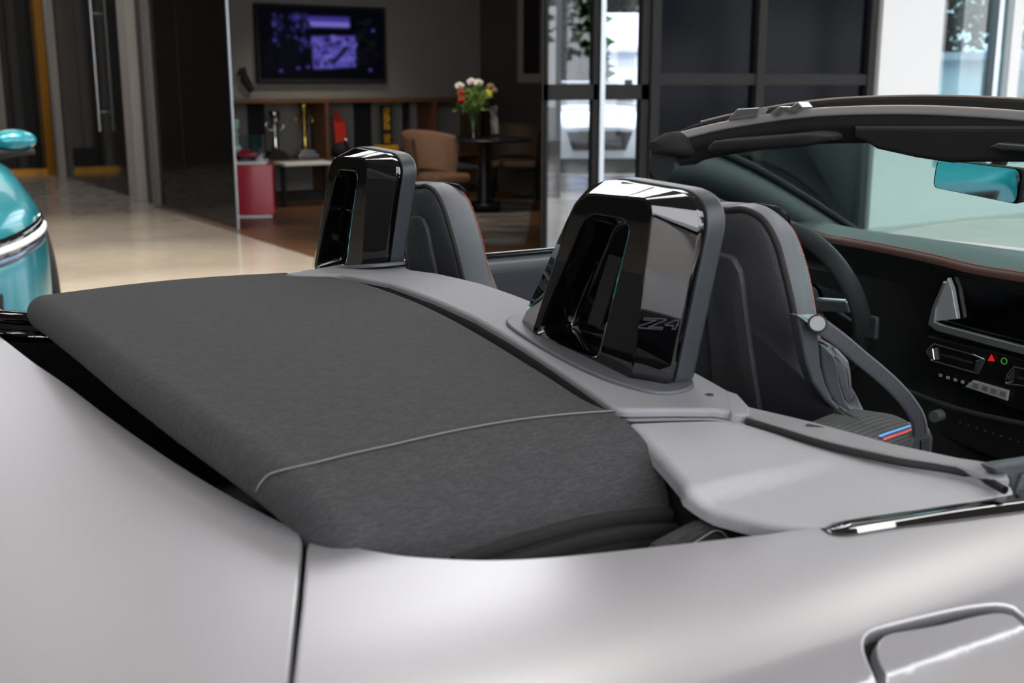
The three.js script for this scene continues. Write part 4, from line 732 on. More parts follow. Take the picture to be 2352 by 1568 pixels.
// ================================================================ other cars
function makeCar({ name, label, position, turn, paint, roofY = 1.42, L = 4.5, W = 0.93, hoodY = 0.92, nose = 0.66, suv = 0 }) {
  const o = thing(name, label, 'car', position, turn);                 // local: front towards +z at z = 0, tail at z = -L
  const sec = table1([[0, 0.5, 0.34, nose - 0.08, nose - 0.02], [0.05, 0.62, 0.24, nose, nose + 0.02], [0.15, 0.74, 0.2, nose + 0.05, nose + 0.075], [0.35, 0.85, 0.19, nose + 0.1, nose + 0.14], [0.8, W - 0.02, 0.19, hoodY - 0.07, hoodY], [1.4, W, 0.19, hoodY, hoodY + 0.06], [2.4, W, 0.19, hoodY + 0.03, hoodY + 0.06], [L - 0.8, W, 0.2, hoodY + 0.04, hoodY + 0.08], [L - 0.25, W - 0.08, 0.24, hoodY, hoodY + 0.08], [L, W - 0.22, 0.36, hoodY - 0.15, hoodY - 0.05]]);
  const ring = (s) => {
    const [w, y0, y1, y2] = sec(s), h = y1 - y0;
    const half = [[w * 0.86, y0], [w * 0.97, y0 + 0.06], [w * 0.995, y0 + h * 0.3], [w, y0 + h * 0.55], [w * 0.99, y0 + h * 0.8], [w * 0.955, y1 - 0.02], [w * 0.88, y1 + (y2 - y1) * 0.35], [w * 0.6, y1 + (y2 - y1) * 0.75], [w * 0.3, y2 - 0.004], [0, y2]];
    const all = [...half, ...half.slice(0, -1).reverse().map(([a, b]) => [-a, b])];
    return curve(all.map(([a, b]) => V(a, b, -s)), true, 64).slice(0, 64);
  };
  const S = []; for (let s = 0; s < 0.4; s += 0.04) S.push(s); for (let s = 0.4; s < L - 0.3; s += 0.15) S.push(s); for (let s = L - 0.3; s <= L; s += 0.05) S.push(s);
  const body = part(o, 'body', loft(S.map(ring), { cap0: true, cap1: true }), paint);
  const gh = table1([[0, 1.15, 0.70, hoodY + 0.02, hoodY + 0.03], [0.25, 1.5, 0.72, hoodY + 0.02, roofY - 0.22], [0.45, 1.95, 0.68, hoodY + 0.02, roofY - 0.03], [0.6, 2.5, 0.66, hoodY + 0.02, roofY], [0.8, L - 1.2 + 0.5 * suv, 0.66, hoodY + 0.02, roofY - 0.05], [1, L - 0.55 + 0.4 * suv, 0.7, hoodY + 0.02, hoodY + 0.06]]);
  const ghRing = (t) => { const [s, w, y0, y1] = gh(t), h = y1 - y0, half = [[w + 0.1, y0 - 0.04], [w + 0.06, y0 + h * 0.3], [w - 0.02, y0 + h * 0.85], [w - 0.12, y1 - h * 0.03], [0, y1 + 0.015]]; return curve([...half, ...half.slice(0, -1).reverse().map(([a, b]) => [-a, b])].map(([a, b]) => V(a, b, -s)), true, 40).slice(0, 40); };
  const T = []; for (let t = 0; t <= 1.0001; t += 0.05) T.push(t);
  part(o, 'glasshouse', loft(T.map(ghRing), { cap0: true, cap1: true }), M.blueGlass, 'dark car windows');
  const roof = []; for (let t = 0.45; t <= 0.84; t += 0.06) { const [s, w, , y1] = gh(t); roof.push(curve([V(-w + 0.06, y1 - 0.05, -s), V(-w * 0.6, y1 + 0.014, -s), V(0, y1 + 0.03, -s), V(w * 0.6, y1 + 0.014, -s), V(w - 0.06, y1 - 0.05, -s)], false, 16)); }
  part(o, 'roof_panel', loft(roof, { closed: false }), paint);
  for (const k of [-1, 1]) {
    const skin = (s, y, out, h) => { const [w] = sec(s), [w2] = sec(s + 0.01), t = Math.hypot(0.01, w2 - w), nx = 0.01 / t, nz = (w2 - w) / t; return V(k * (w * 0.972 + nx * out), y + h, -s + nz * out); };
    const strip = (s0, s1, y0, y1, h0, h1, out) => loft([0, 1, 2, 3, 4, 5, 6, 7, 8].map((i) => { const t = i / 8, s = lerp(s0, s1, t ** 1.3), y = lerp(y0, y1, t), h = lerp(h0, h1, t); return [skin(s, y, out - 0.006, -h), skin(s, y, out, -h * 0.5), skin(s, y, out, h * 0.5), skin(s, y, out - 0.008, h), skin(s, y, -0.04, 0)]; }), { cap0: true, cap1: true });
    const unit = part(o, 'headlamp', strip(0.012, 0.4, nose - 0.045, nose + 0.03, 0.05, 0.06, 0.014), M.gloss, 'dark headlamp');
    part(unit, 'light_bar', strip(0.03, 0.385, nose - 0.03, nose + 0.035, 0.012, 0.016, 0.024), new THREE.MeshStandardMaterial({ color: 0xf2f2f4, roughness: 0.3 }), 'white light bar');
    part(unit, 'lens', strip(0.02, 0.33, nose - 0.075, nose - 0.01, 0.014, 0.018, 0.019), mat(0x5d6b80, 0.2, 0.7));
    const mg = new THREE.SphereGeometry(0.1, 24, 16); mg.scale(1.1, 0.55, 0.7);
    const mm = part(o, 'door_mirror', at(mg, k * (W + 0.03), hoodY + 0.1, -1.62), paint);
    part(mm, 'mirror_foot', [rod(V(k * (W - 0.1), hoodY + 0.02, -1.62), V(k * (W + 0.08), hoodY + 0.05, -1.62), 0.02), at(new RoundedBoxGeometry(0.2, 0.03, 0.1, 2, 0.012), k * (W + 0.02), hoodY + 0.045, -1.62)], M.blackPlastic);
    part(o, 'air_intake', loft([[V(k * 0.5, 0.26, -0.0), V(k * 0.64, 0.3, -0.085), V(k * 0.62, 0.5, -0.05), V(k * 0.5, 0.45, 0.012)], [V(k * 0.5, 0.26, 0.03), V(k * 0.64, 0.3, -0.05), V(k * 0.6, 0.5, -0.02), V(k * 0.5, 0.45, 0.03)]], { cap0: true, cap1: true }), M.liner, 'black air intake');
    for (const z of [-0.85, -L + 0.85]) {
      const r = 0.34 + 0.03 * suv, tyre = part(o, 'wheel', at(new THREE.TorusGeometry(r - 0.07, 0.075, 12, 36), k * (W - 0.13), r, z, 0, Math.PI / 2, 0), M.tyre), sp = [];
      for (let q = 0; q < 5; q++) { const g = new RoundedBoxGeometry(0.02, r - 0.08, 0.05, 2, 0.006); g.translate(0, (r - 0.08) / 2, 0); g.rotateX(q * 1.2566); g.translate(k * (W - 0.1), r, z); sp.push(g); }
      part(tyre, 'rim', sp, M.satin);
      part(tyre, 'wheel_arch', at(new THREE.TorusGeometry(r + 0.03, 0.03, 8, 36, Math.PI), k * (W - 0.05), r, z, 0, Math.PI / 2, 0), M.liner);
    }
  }
  part(body, 'grille', loft([[V(-0.32, nose - 0.3, 0.02), V(0.32, nose - 0.3, 0.02), V(0.4, nose - 0.08, 0.02), V(-0.4, nose - 0.08, 0.02)], [V(-0.3, nose - 0.3, 0.045), V(0.3, nose - 0.3, 0.045), V(0.36, nose - 0.09, 0.04), V(-0.36, nose - 0.09, 0.04)]], { cap0: true, cap1: true }), M.liner, 'black front grille');
  return o;
}
makeCar({ name: 'coupe_car', label: 'glossy teal car with slim white headlamp bar beside the convertible', position: [-0.33, 0, -3.2], turn: 0, paint: M.tealPaint, nose: 0.68, hoodY: 0.9 });
{
  const p = atY(1375, 440, 0);
  const w = makeCar({ name: 'white_car', label: 'white car parked outside behind the glazed door', position: [p.x, 0, p.z], turn: -0.5, paint: M.whitePaint, nose: 0.8, hoodY: 0.98, roofY: 1.3, L: 4.5, suv: 1 });
  part(w, 'licence_plate', box(-0.26, 0.26, 0.62, 0.73, 0.03, 0.05), M.frame, 'dark licence plate');
  part(w, 'bumper', box(-0.75, 0.75, 0.22, 0.4, -0.05, 0.05, 0.03), M.blackPlastic);
  const qd = ray(1290, 400).setY(0).normalize(), q = EYE.clone().addScaledVector(qd, 24);
  makeCar({ name: 'hatchback_car', label: 'blue car parked outside behind the white car', position: [q.x, 0, q.z], turn: -YAW - Math.PI / 2, paint: M.bluePaint, roofY: 1.45 });
  makeCar({ name: 'saloon_car', label: 'pale blue car parked outside the shop window past the pillar', position: [15.2, 0, -8.6], turn: -1.15, paint: mat(0x58b9e0, 0.2, 0.1, { clearcoat: 1 }), roofY: 1.4 });
}

makeCar({ name: 'added_dark_car', label: 'added unseen dark blue car that darkens the reflection in the lower flank', position: [7.0, 0, 3.3], turn: Math.PI / 2, paint: mat(0x141c26, 0.2, 0.2, { clearcoat: 1 }), roofY: 1.46 });  // added out of view to give the lower body a dark reflection

// ================================================================ lounge furniture
{
  const zt = -10.935, a = atZ(583, 6, zt), b = atZ(887, 192, zt);
  const tv = thing('television', 'large black flat television showing a violet picture on the grey wall', 'television', [(a.x + b.x) / 2, b.y, zt]);
  const w = b.x - a.x, h = a.y - b.y;
  part(tv, 'housing', box(-w / 2, w / 2, 0, h, -0.055, 0.02, 0.008), M.frame);
  const cv = document.createElement('canvas'); cv.width = 512; cv.height = 300; const c = cv.getContext('2d');
  c.fillStyle = '#05060f'; c.fillRect(0, 0, 512, 300); c.filter = 'blur(5px)';
  const blob = (x, y, rx, ry, col, rot = 0) => { c.fillStyle = col; c.beginPath(); c.ellipse(x, y, rx, ry, rot, 0, 7); c.fill(); };
  c.fillStyle = '#4a3fa8'; c.fillRect(178, 32, 192, 50); c.fillStyle = '#8d84e8'; c.fillRect(182, 56, 186, 22);
  c.fillStyle = '#655bc8'; c.beginPath(); c.moveTo(206, 118); c.lineTo(396, 112); c.lineTo(392, 250); c.lineTo(210, 262); c.fill();
  for (let i = 0; i < 90; i++) blob(60 + rnd() * 140, 30 + rnd() * 150, 4 + rnd() * 16, 3 + rnd() * 10, ['#0b0d22', '#2a2468', '#4a42a0', '#0a1218'][i % 4], rnd() * 3);
  for (let i = 0; i < 70; i++) blob(215 + rnd() * 175, 120 + rnd() * 130, 4 + rnd() * 14, 3 + rnd() * 8, ['#8379e0', '#4d45a5', '#2b255f', '#746ad6'][i % 4], rnd() * 3);
  c.strokeStyle = '#0d0b20'; c.lineWidth = 12; c.beginPath(); c.moveTo(290, 235); c.lineTo(355, 165); c.stroke();
  c.strokeStyle = '#14301c'; c.lineWidth = 7; c.beginPath(); c.moveTo(330, 182); c.lineTo(360, 158); c.stroke();
  for (let i = 0; i < 40; i++) blob(400 + rnd() * 80, 40 + rnd() * 200, 4 + rnd() * 14, 4 + rnd() * 14, ['#0a0814', '#0d1c16', '#16111f'][i % 3]);
  for (const [x, y] of [[80, 268], [452, 262], [150, 256], [190, 250], [468, 88]]) blob(x, y, 9, 8, '#5a4fc0');
  for (let i = 0; i < 14; i++) blob(30 + rnd() * 120, 150 + rnd() * 100, 20, 26, '#0a0c16');
  const tex = new THREE.CanvasTexture(cv); tex.colorSpace = THREE.SRGBColorSpace;
  const sg = new THREE.PlaneGeometry(w - 0.07, h - 0.09); sg.translate(0, h / 2 + 0.01, 0.0225);
  part(tv, 'screen', sg, new THREE.MeshStandardMaterial({ color: 0x050508, roughness: 0.15, emissive: 0xffffff, emissiveMap: tex, emissiveIntensity: TVGLOW }), 'violet moving picture');
}
const ZC = -10.55;                                   // front of the long low cabinet
const cab = (() => {
  const top = atZ(800, 226, ZC).y, low = atZ(800, 362, ZC).y, x1 = atZ(1180, 230, ZC).x;
  const o = thing('display_cabinet', 'long low walnut cabinet with open bays under the television', 'cabinet', [0, 0, 0]);
  part(o, 'cabinet_top', box(3.1, x1, top - 0.045, top, -11, ZC, 0.004), M.wood, 'walnut top');
  part(o, 'back_board', box(3.1, x1, 0.1, top - 0.045, -11, -10.97), M.wall);
  part(o, 'shelf', box(3.1, x1, low - 0.03, low, -10.97, ZC, 0.003), M.wood);
  part(o, 'plinth', box(3.12, x1 - 0.02, 0, 0.1, -10.95, ZC - 0.04), M.frame);
  for (const px of [752, 1000, 1100, 1176]) { const x = atZ(px, 300, ZC).x; part(o, 'divider', box(x - 0.02, x + 0.02, 0.1, top - 0.045, -10.97, ZC + 0.005), M.wood); }
  for (const [a, b] of [[574, 612], [718, 748], [818, 856], [930, 944], [1112, 1172]]) { const xa = atZ(a, 300, -10.9).x, xb = atZ(b, 300, -10.9).x; part(o, 'back_panel', box(xa, xb, low, top - 0.045, -10.96, -10.93), M.frame, 'dark back panel'); }
  return { top, low };
})();
function onShelf(px, z = -10.7) { return atZ(px, 355, z).x; }
function trophy(px, h, m, label, plate) {
  const o = thing('trophy', label, 'trophy', [onShelf(px), cab.low, -10.7]);
  part(o, 'base', [box(-0.12, 0.12, 0, 0.05, -0.1, 0.1, 0.01), box(-0.09, 0.09, 0.05, 0.09, -0.08, 0.08, 0.01)], plate);
  part(o, 'figure', lathe([[0.0, 0.09], [0.05, 0.1], [0.03, 0.16], [0.022, 0.26], [0.035, 0.34], [0.03, 0.4], [0.05, h - 0.1], [0.068, h - 0.02], [0.06, h], [0.0, h - 0.02]], 20), m);
  for (const k of [1, -1]) part(o, 'wing', at(new THREE.TorusGeometry(0.05, 0.009, 8, 20, 3.6), 0.05 * k, h * 0.7, 0, 0, 0, -1.6 * k), m);
}
trophy(634, 0.52, M.chrome, 'slim silver trophy on the cabinet shelf', M.blackPlastic);
trophy(702, 0.6, mat(0xb59a55, 0.2, 1), 'tall golden trophy on the cabinet shelf', M.alu);
{
  const o = thing('glass_award', 'pair of pale glass awards beside the dark partition', 'award', [onShelf(546, -10.75), cab.low, -10.75]);
  part(o, 'base', box(-0.05, 0.05, 0, 0.04, -0.04, 0.04, 0.005), M.frame);
  part(o, 'glass_disc', [at(new THREE.SphereGeometry(0.045, 20, 14), 0, 0.12, 0), at(new THREE.CylinderGeometry(0.012, 0.012, 0.32, 12), 0, 0.2, 0)], mat(0xcfeee0, 0.1, 0.2));
  part(o, 'glass_top', [at(new THREE.SphereGeometry(0.035, 20, 14), 0, 0.36, 0), at(new THREE.SphereGeometry(0.035, 20, 14), 0, 0.41, 0)], mat(0xbfe6d2, 0.1, 0.2));
  const r = thing('fin_award', 'red fin-shaped award with a round knob on black base', 'award', [onShelf(784), cab.low, -10.7]);
  part(r, 'base', [lathe([[0, 0], [0.1, 0], [0.1, 0.1], [0.06, 0.17], [0, 0.17]], 24)], M.blackPlastic);
  part(r, 'fin', slab([[-0.07, 0.13], [0.03, 0.13], [0.06, 0.26], [0.03, 0.42], [-0.06, 0.52], [-0.09, 0.45]], 0.03, 0.006), mat(0xb02a20, 0.4));
  part(r, 'knob', at(new THREE.SphereGeometry(0.03, 16, 12), 0.03, 0.19, 0.08), M.chrome);
  const y = thing('upright_sign', 'upright black sign with yellow lettering on a yellow foot', 'sign', [onShelf(884), cab.low, -10.65]);
  part(y, 'board', box(-0.07, 0.07, 0.12, 0.57, -0.02, 0.02, 0.006), M.frame);
  part(y, 'foot', box(-0.13, 0.13, 0, 0.12, -0.06, 0.06, 0.01), mat(0xb98a08, 0.6));
  const g = []; for (let k = 0; k < 8; k++) if (k !== 2) { const yy = 0.15 + k * 0.05; g.push(box(-0.035, 0.035, yy, yy + 0.01, 0.02, 0.026), box(-0.035, -0.022, yy, yy + 0.042, 0.02, 0.026)); if (k % 2) g.push(box(0.022, 0.035, yy, yy + 0.042, 0.02, 0.026)); g.push(box(-0.035, 0.03, yy + 0.032, yy + 0.042, 0.02, 0.026)); }
  part(y, 'lettering', g, mat(0xd9a10a, 0.6), 'blurred yellow lettering');
  const m = thing('model_tower', 'slender black model tower at the end of the shelf', 'ornament', [onShelf(938), cab.low, -10.7]);
  part(m, 'tower', lathe([[0, 0], [0.09, 0], [0.08, 0.06], [0.04, 0.12], [0.022, 0.3], [0.012, 0.5], [0, 0.52]], 16), M.frame);
  part(m, 'base', lathe([[0, 0], [0.11, 0], [0.11, 0.02], [0, 0.02]], 20), M.frame);
}
{ // wall ornament left of the television
  const p = atZ(562, 184, -10.97), o = thing('wall_ornament', 'small black leaping ornament on the wall beside the television', 'ornament', [p.x, p.y, -10.97]);
  part(o, 'figure', at(slab([[-0.06, 0.12], [0.0, 0.14], [0.02, 0.05], [0.06, -0.02], [0.09, -0.1], [0.05, -0.13], [-0.01, -0.06], [-0.05, 0.0], [-0.03, 0.05], [-0.09, 0.06]], 0.05, 0.012), 0, 0, 0.02), M.frame);
  part(o, 'mount', rod(V(0, 0, -0.02), V(0, 0, 0.03), 0.015), M.frame);
}
{ // red display plinth with a glass case
  const p = atY(592, 500, 0), s = atY(637, 497, 0), q = atY(545, 505, 0), w = s.distanceTo(q);
  const o = thing('display_plinth', 'bright red display plinth on a white foot beside the partition', 'plinth', [p.x, 0, p.z - 0.12], -0.42);
  const top = EYE.y - (378 - 190) / 2620 * 10.45;
  part(o, 'plinth_foot', box(-w / 2 + 0.03, w / 2 - 0.03, 0, 0.035, -0.16, 0.18), M.white);
  part(o, 'plinth_body', box(-w / 2, w / 2, 0.035, top, -0.2, 0.2, 0.012), M.red);
  part(o, 'plinth_top', box(-w / 2 + 0.005, w / 2 - 0.06, top, top + 0.03, -0.19, 0.19, 0.004), M.white);
  const cse = thing('glass_case', 'clear glass case with a red model on the red plinth', 'glass case', [p.x, top + 0.03, p.z - 0.12], -0.42);
  part(cse, 'glass_cover', box(-w / 2 + 0.01, w / 2 - 0.09, 0.001, 0.25, -0.17, 0.17), M.glassware);
  part(cse, 'model_body', [at(new RoundedBoxGeometry(0.22, 0.05, 0.1, 3, 0.02), -0.04, 0.055, 0), at(new RoundedBoxGeometry(0.1, 0.04, 0.09, 3, 0.018), -0.05, 0.09, 0)], M.red, 'small red model car');
  part(cse, 'model_wheel', [-0.11, 0.03].flatMap((x) => [-0.05, 0.05].map((z) => at(new THREE.CylinderGeometry(0.022, 0.022, 0.018, 16), x, 0.024, z, Math.PI / 2, 0, 0))), M.tyre);
  const sh = thing('low_shelf', 'low white shelf board behind the red plinth', 'shelf', [atZ(690, 372, -10.2).x, 0, -10.2]);
  const sy = atZ(690, 372, -10.2).y;
  part(sh, 'board', box(-0.24, 0.32, sy - 0.03, sy, -0.16, 0.16, 0.006), M.white);
  for (const x of [-0.2, 0.28]) part(sh, 'leg', box(x - 0.02, x + 0.02, 0, sy - 0.03, -0.02, 0.02), M.frame);
}
// round table, flowers, picture stand, chairs, rug
const TBL = atY(1112, 487, 0);
{
  const t = thing('round_table', 'dark round pedestal table standing on the lounge rug', 'table', [TBL.x, 0, TBL.z]);
  part(t, 'table_top', lathe([[0, 0.71], [0.47, 0.715], [0.49, 0.73], [0.49, 0.742], [0.475, 0.75], [0, 0.75]], 48), M.tableDark);
  part(t, 'pedestal', lathe([[0.075, 0.03], [0.07, 0.1], [0.055, 0.4], [0.06, 0.68], [0.14, 0.712]], 24), M.tableDark);
  part(t, 'foot', lathe([[0, 0.012], [0.17, 0.012], [0.17, 0.1], [0.15, 0.11], [0, 0.11]], 32), M.tableDark);
  const vx = atY(1072, 308, 0.75), v = thing('flower_vase', 'glass vase of red, white and yellow flowers on the round table', 'vase', [TBL.x - 0.13, 0.75, TBL.z + 0.02]);
  part(v, 'vase', lathe([[0.045, 0.0], [0.05, 0.01], [0.036, 0.08], [0.05, 0.2], [0.062, 0.26], [0.058, 0.26], [0.046, 0.2], [0.03, 0.08], [0.03, 0.014], [0, 0.012]], 24), M.glassware);
  const stems = [], heads = [], leaves = [], yel = [], tips = [];
  for (let k = 0; k < 26; k++) { const a = rnd() * 6.28, r = 0.05 + rnd() * 0.17, h = 0.34 + rnd() * 0.18, e = V(Math.cos(a) * r, h, Math.sin(a) * r); stems.push(tube([V(0, 0.03, 0), V(e.x * 0.25, 0.22, e.z * 0.25), e], 0.0035, 6, 5)); for (let j = 0; j < 10; j++) { const g = new THREE.IcosahedronGeometry(0.016 + rnd() * 0.012, 0); g.scale(1, 0.5, 1); leaves.push(at(g, e.x * (0.5 + rnd() * 0.6) + (rnd() - 0.5) * 0.06, h * (0.7 + rnd() * 0.35), e.z * 0.8 + (rnd() - 0.5) * 0.06, rnd() * 3, rnd() * 3, 0)); } tips.push(e); }
  part(v, 'stem', stems, mat(0x55702f, 0.7)); part(v, 'foliage', leaves, mat(0x5f7a35, 0.7)).userData.kind = 'stuff';
  const fl = (c, list, r) => list.forEach(([x, y, z]) => { const g = []; for (let k = 0; k < 7; k++) { const q = new THREE.SphereGeometry(r * 0.55, 8, 6); g.push(at(q, x + Math.cos(k) * r * 0.6, y + (k % 3) * r * 0.25, z + Math.sin(k) * r * 0.6)); } part(v, 'flower', g, mat(c, 0.7)); });
  fl(0xe9e4dc, [[-0.19, 0.5, 0.06], [-0.02, 0.54, 0.0], [0.03, 0.53, 0.05]], 0.045); fl(0xc8232f, [[-0.2, 0.44, 0.1], [-0.205, 0.37, 0.12]], 0.032); fl(0xd9cf3c, [[0.13, 0.41, 0.08], [0.16, 0.44, 0.02]], 0.035); fl(0xa98a6c, [[0.2, 0.5, 0.0], [0.24, 0.46, 0.0]], 0.035);
  const f = thing('table_stand', 'small black picture stand on the round table', 'picture stand', [TBL.x + 0.2, 0.75, TBL.z - 0.12], 0.3);
  part(f, 'board', at(box(-0.08, 0.08, 0, 0.34, -0.01, 0.01, 0.003), 0, 0, 0, -0.08), M.frame); part(f, 'picture', at(box(-0.055, 0.055, 0.03, 0.31, 0.0105, 0.012), 0, 0, 0, -0.08), mat(0x9d9c98, 0.5), 'pale printed picture');
  part(f, 'strut', rod(V(0, 0.2, -0.03), V(0, 0, -0.1), 0.008), M.frame);
}
function armchair(x, z, turn, m, label) {
  const o = thing('lounge_chair', label, 'chair', [x, 0, z], turn, 'chairs round the lounge table');
  const arc = (y, r, dz) => { const p = []; for (let k = 0; k <= 20; k++) { const a = Math.PI * (k / 20); p.push(V(Math.cos(a) * r, y + 0.06 * Math.sin(a), -Math.sin(a) * r + dz)); } return p; };
  const wall = [arc(0.43, 0.27, 0.02), arc(0.6, 0.3, 0.02), arc(0.78, 0.315, 0.0), arc(0.8, 0.3, 0.0), arc(0.77, 0.275, 0.0), arc(0.6, 0.262, 0.02), arc(0.45, 0.24, 0.02)];
  part(o, 'backrest', loft(wall, { closed: false }), m); part(o, 'seat', at(new RoundedBoxGeometry(0.5, 0.09, 0.48, 4, 0.04), 0, 0.42, 0), m);
  for (const sx of [-1, 1]) for (const sz of [-1, 1]) part(o, 'leg', rod(V(sx * 0.2, 0.39, sz * 0.18), V(sx * 0.24, 0.013, sz * 0.22), 0.014), M.frame);
  return o;
}
{
  const a = atY(1000, 402, 0.45), b = atY(1240, 400, 0.45);
  armchair(a.x, a.z, 0.35, M.tan, 'tan leather tub chair beside the flowers on the table');
  armchair(6.52, -9.42, -0.6, mat(0x4a3a2c, 0.7), 'brown tub chair half hidden at the far side of the table');
  const st = atY(985, 480, 0), o = thing('bar_frame', 'blue grey metal frame of a low stool before the tan chair', 'stool', [st.x + 0.1, 0, st.z]);
  part(o, 'seat_plate', box(-0.22, 0.42, 0.42, 0.45, -0.2, 0.2, 0.01), mat(0x7c8088, 0.5));
  for (const [x, z] of [[-0.2, 0.18], [0.4, 0.18], [-0.2, -0.18], [0.4, -0.18]]) part(o, 'leg', rod(V(x, 0.42, z), V(x, 0.013, z), 0.02), mat(0x4d5663, 0.4, 0.5));
  const g = box(-1.0, 0.5, 0.0, 0.004, -2.1, 1.7), rug = thing('area_rug', 'worn beige and brown patterned rug under the round table', 'rug', [TBL.x - 0.5, 0.0066, TBL.z + 0.7], -0.6);
  part(rug, 'pile', g, M.rug);
  part(rug, 'border', [box(-1.0, 0.5, 0.001, 0.005, -2.1, -2.05), box(-1.0, 0.5, 0.001, 0.005, 1.65, 1.7)], mat(0x5a4a3c, 0.95));
  // framed picture on the side wall
  const fx = 7.03, z0 = atX(1192, 100, fx - 0.02).z, y0 = atX(1200, 190, fx - 0.02).y, p = thing('framed_picture', 'dark picture in a wide pale frame on the side wall', 'picture', [fx, y0, (z0 + -9.56) / 2]);
  const hw = Math.abs(z0 + 9.56) / 2;
  part(p, 'frame', [box(-0.04, 0, 0, 0.1, -hw, hw), box(-0.04, 0, 1.4, 1.5, -hw, hw), box(-0.04, 0, 0.1, 1.4, -hw, -hw + 0.1), box(-0.04, 0, 0.1, 1.4, hw - 0.06, hw)], mat(0x9b948d, 0.7)); part(p, 'picture', box(-0.025, -0.005, 0.1, 1.4, -hw + 0.1, hw - 0.06), mat(0x1b1718, 0.6), 'dark print');
}

// ================================================================ outside
struct('pavement', box(-60, 70, -0.3, -0.125, -60, 50), M.pave);
struct('forecourt', [box(4.5, 40, -0.12, -0.004, -40, ZF - 0.3), box(12.2, 40, -0.12, -0.004, ZF - 0.3, 30), box(-30, 12.2, -0.12, -0.004, 5.3, 30)], M.pave);
function tree(x, z, h, r, m, label, n = 900) {
  const o = thing('tree', label, 'tree', [x, 0, z], 0);
  part(o, 'trunk', [tube([V(0, -0.1, 0), V(0.05, h * 0.35, 0.04), V(-0.05, h * 0.7, 0)], 0.05 * h ** 0.5, 8, 8), rod(V(0, h * 0.4, 0), V(r * 0.5, h * 0.72, 0.2), 0.05), rod(V(0, h * 0.45, 0), V(-r * 0.5, h * 0.75, -0.3), 0.05)], M.bark);
  const pos = [], nor = [], uv = [], clumps = []; for (let k = 0; k < 16; k++) { const a = rnd() * 6.28, q = r * Math.sqrt(rnd()) * 0.75; clumps.push(V(Math.cos(a) * q, h * (0.42 + 0.53 * rnd()), Math.sin(a) * q)); }
  for (let k = 0; k < n; k++) {
    const c = clumps[k % 16], d = V(rnd() - 0.5, rnd() - 0.5, rnd() - 0.5).normalize().multiplyScalar(r * 0.42 * Math.cbrt(rnd())), p = c.clone().add(d), s = 0.11 + 0.14 * rnd();
    const a = V(rnd() - 0.5, (rnd() - 0.5) * 0.5, rnd() - 0.5).normalize(), b = V(rnd() - 0.5, rnd() - 0.5, rnd() - 0.5).cross(a).normalize(), nn = a.clone().cross(b);
    const q = [p.clone().addScaledVector(a, -s), p.clone().addScaledVector(b, s * 0.5), p.clone().addScaledVector(a, s), p.clone().addScaledVector(b, -s * 0.5)];
    for (const i of [0, 1, 2, 0, 2, 3]) { pos.push(q[i].x, q[i].y, q[i].z); nor.push(nn.x, nn.y, nn.z); uv.push(0, 0); }
  }
  const g = new THREE.BufferGeometry(); g.setAttribute('position', new THREE.Float32BufferAttribute(pos, 3)); g.setAttribute('normal', new THREE.Float32BufferAttribute(nor, 3)); g.setAttribute('uv', new THREE.Float32BufferAttribute(uv, 2));
  part(o, 'foliage', g, m).userData.kind = 'stuff';
}
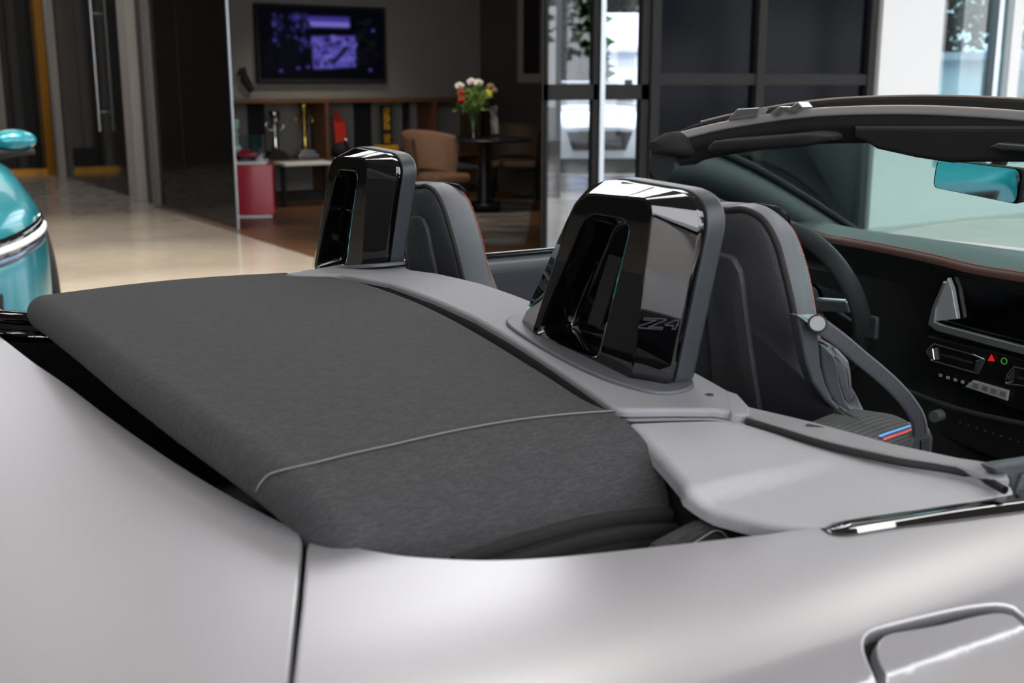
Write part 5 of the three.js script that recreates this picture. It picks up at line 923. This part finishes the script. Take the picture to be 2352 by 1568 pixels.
{
  const p = (px, y, dist) => { const d = ray(px, 400); d.y = 0; d.normalize(); return EYE.clone().addScaledVector(d, dist); };
  let q = p(1292, 0, 21.3); tree(q.x, q.z, 2.8, 0.8, M.leafA, 'bright green small tree outside the glazed door', 1500);
  [[1050, 36, 6, 2], [1230, 45, 8, 2.4], [1410, 37, 6, 2], [1600, 45, 8, 2.4]].forEach(([px, d, h, r], i) => { q = p(px, 0, d); tree(q.x, q.z, h, r, M.leafB, ['tall dark green tree behind the white house', 'dark leafy tree beyond the house roof', 'broad dark tree over the house', 'dark tree at the end of the house'][i], 2600); });
  [[2090, 33, 5, 1.8], [2270, 43, 7, 2.4], [2470, 33, 5, 1.8]].forEach(([px, d, h, r], i) => { q = p(px, 0, d); tree(q.x, q.z, h, r, M.leafB, ['green tree beyond the shop window past the pillar', 'broad green tree behind the pale blue car', 'green tree at the far end of the shop window'][i], 2200); });
  [[19, -1, 6, 2], [20, 5, 7, 2.3], [18, 11, 6, 2.2], [9, 12, 6, 2.2], [2, 12, 7, 2.5], [14, 16, 7, 2.3]].forEach(([x, z, h, r], i) => tree(x, z, h, r, i % 2 ? M.leafB : M.leafA, ['street tree ahead of the showroom front', 'leafy street tree by the front corner', 'small street tree near the kerb', 'garden tree beside the showroom side windows', 'dense garden tree beside the showroom', 'tall tree at the corner of the forecourt'][i], 1300));
  // white house behind the forecourt
  q = p(1400, 0, 29); const h = thing('white_house', 'white clapboard house with a pale roof across the forecourt', 'house', [q.x, 0, q.z], -YAW);
  part(h, 'wall', box(-4.5, 5, 0, 2.1, -4, 0), M.siding);
  for (let k = 0; k < 12; k++) part(h, 'clapboard', box(-4.5, 5, 0.1 + k * 0.165, 0.25 + k * 0.165, 0, 0.02), M.siding);
  part(h, 'roof', loft([[V(-4.9, 2.05, 0.4), V(5.4, 2.05, 0.4), V(5.4, 3.0, -2), V(-4.9, 3.0, -2)], [V(-4.9, 2.15, 0.4), V(5.4, 2.15, 0.4), V(5.4, 3.1, -2), V(-4.9, 3.1, -2)]], { cap0: true, cap1: true }), M.roof);
  const dr = part(h, 'door', box(0.1, 0.75, 0, 1.65, 0.02, 0.06), mat(0xf4f5f8, 0.6), 'white house door'); part(dr, 'door_glass', box(0.32, 0.52, 0.3, 1.4, 0.06, 0.07), M.frame);
  const wd = part(h, 'window', box(-1.9, -0.9, 0.7, 1.5, 0.02, 0.05), mat(0xf4f5f8, 0.6)); part(wd, 'pane', box(-1.82, -0.98, 0.76, 1.44, 0.05, 0.06), M.blueGlass);
  q = p(1370, 0, 26); const fe = thing('yard_fence', 'low dark fence in front of the white house', 'fence', [q.x, 0, q.z], -YAW);
  for (let k = 0; k < 22; k++) part(fe, 'slat', box(-3.3 + k * 0.3, -3.3 + k * 0.3 + 0.24, 0, 0.75, 0, 0.03), mat(0x3a4150, 0.8));
  part(fe, 'rail', box(-3.4, 3.4, 0.55, 0.62, -0.05, 0), mat(0x3a4150, 0.8));
  q = p(2300, 0, 25); const w = thing('white_shed', 'low white building beyond the shop window', 'building', [q.x, 0, q.z], -YAW - 0.4);
  part(w, 'wall', box(-3.2, 4, 0, 1.75, -3, 0), M.siding); part(w, 'roof', box(-3.4, 4.2, 1.75, 1.9, -3.2, 0.3), M.roof);
  part(w, 'door', box(-0.5, 0.4, 0, 1.55, 0, 0.04), M.alu);
}
renderer.render(scene, camera);
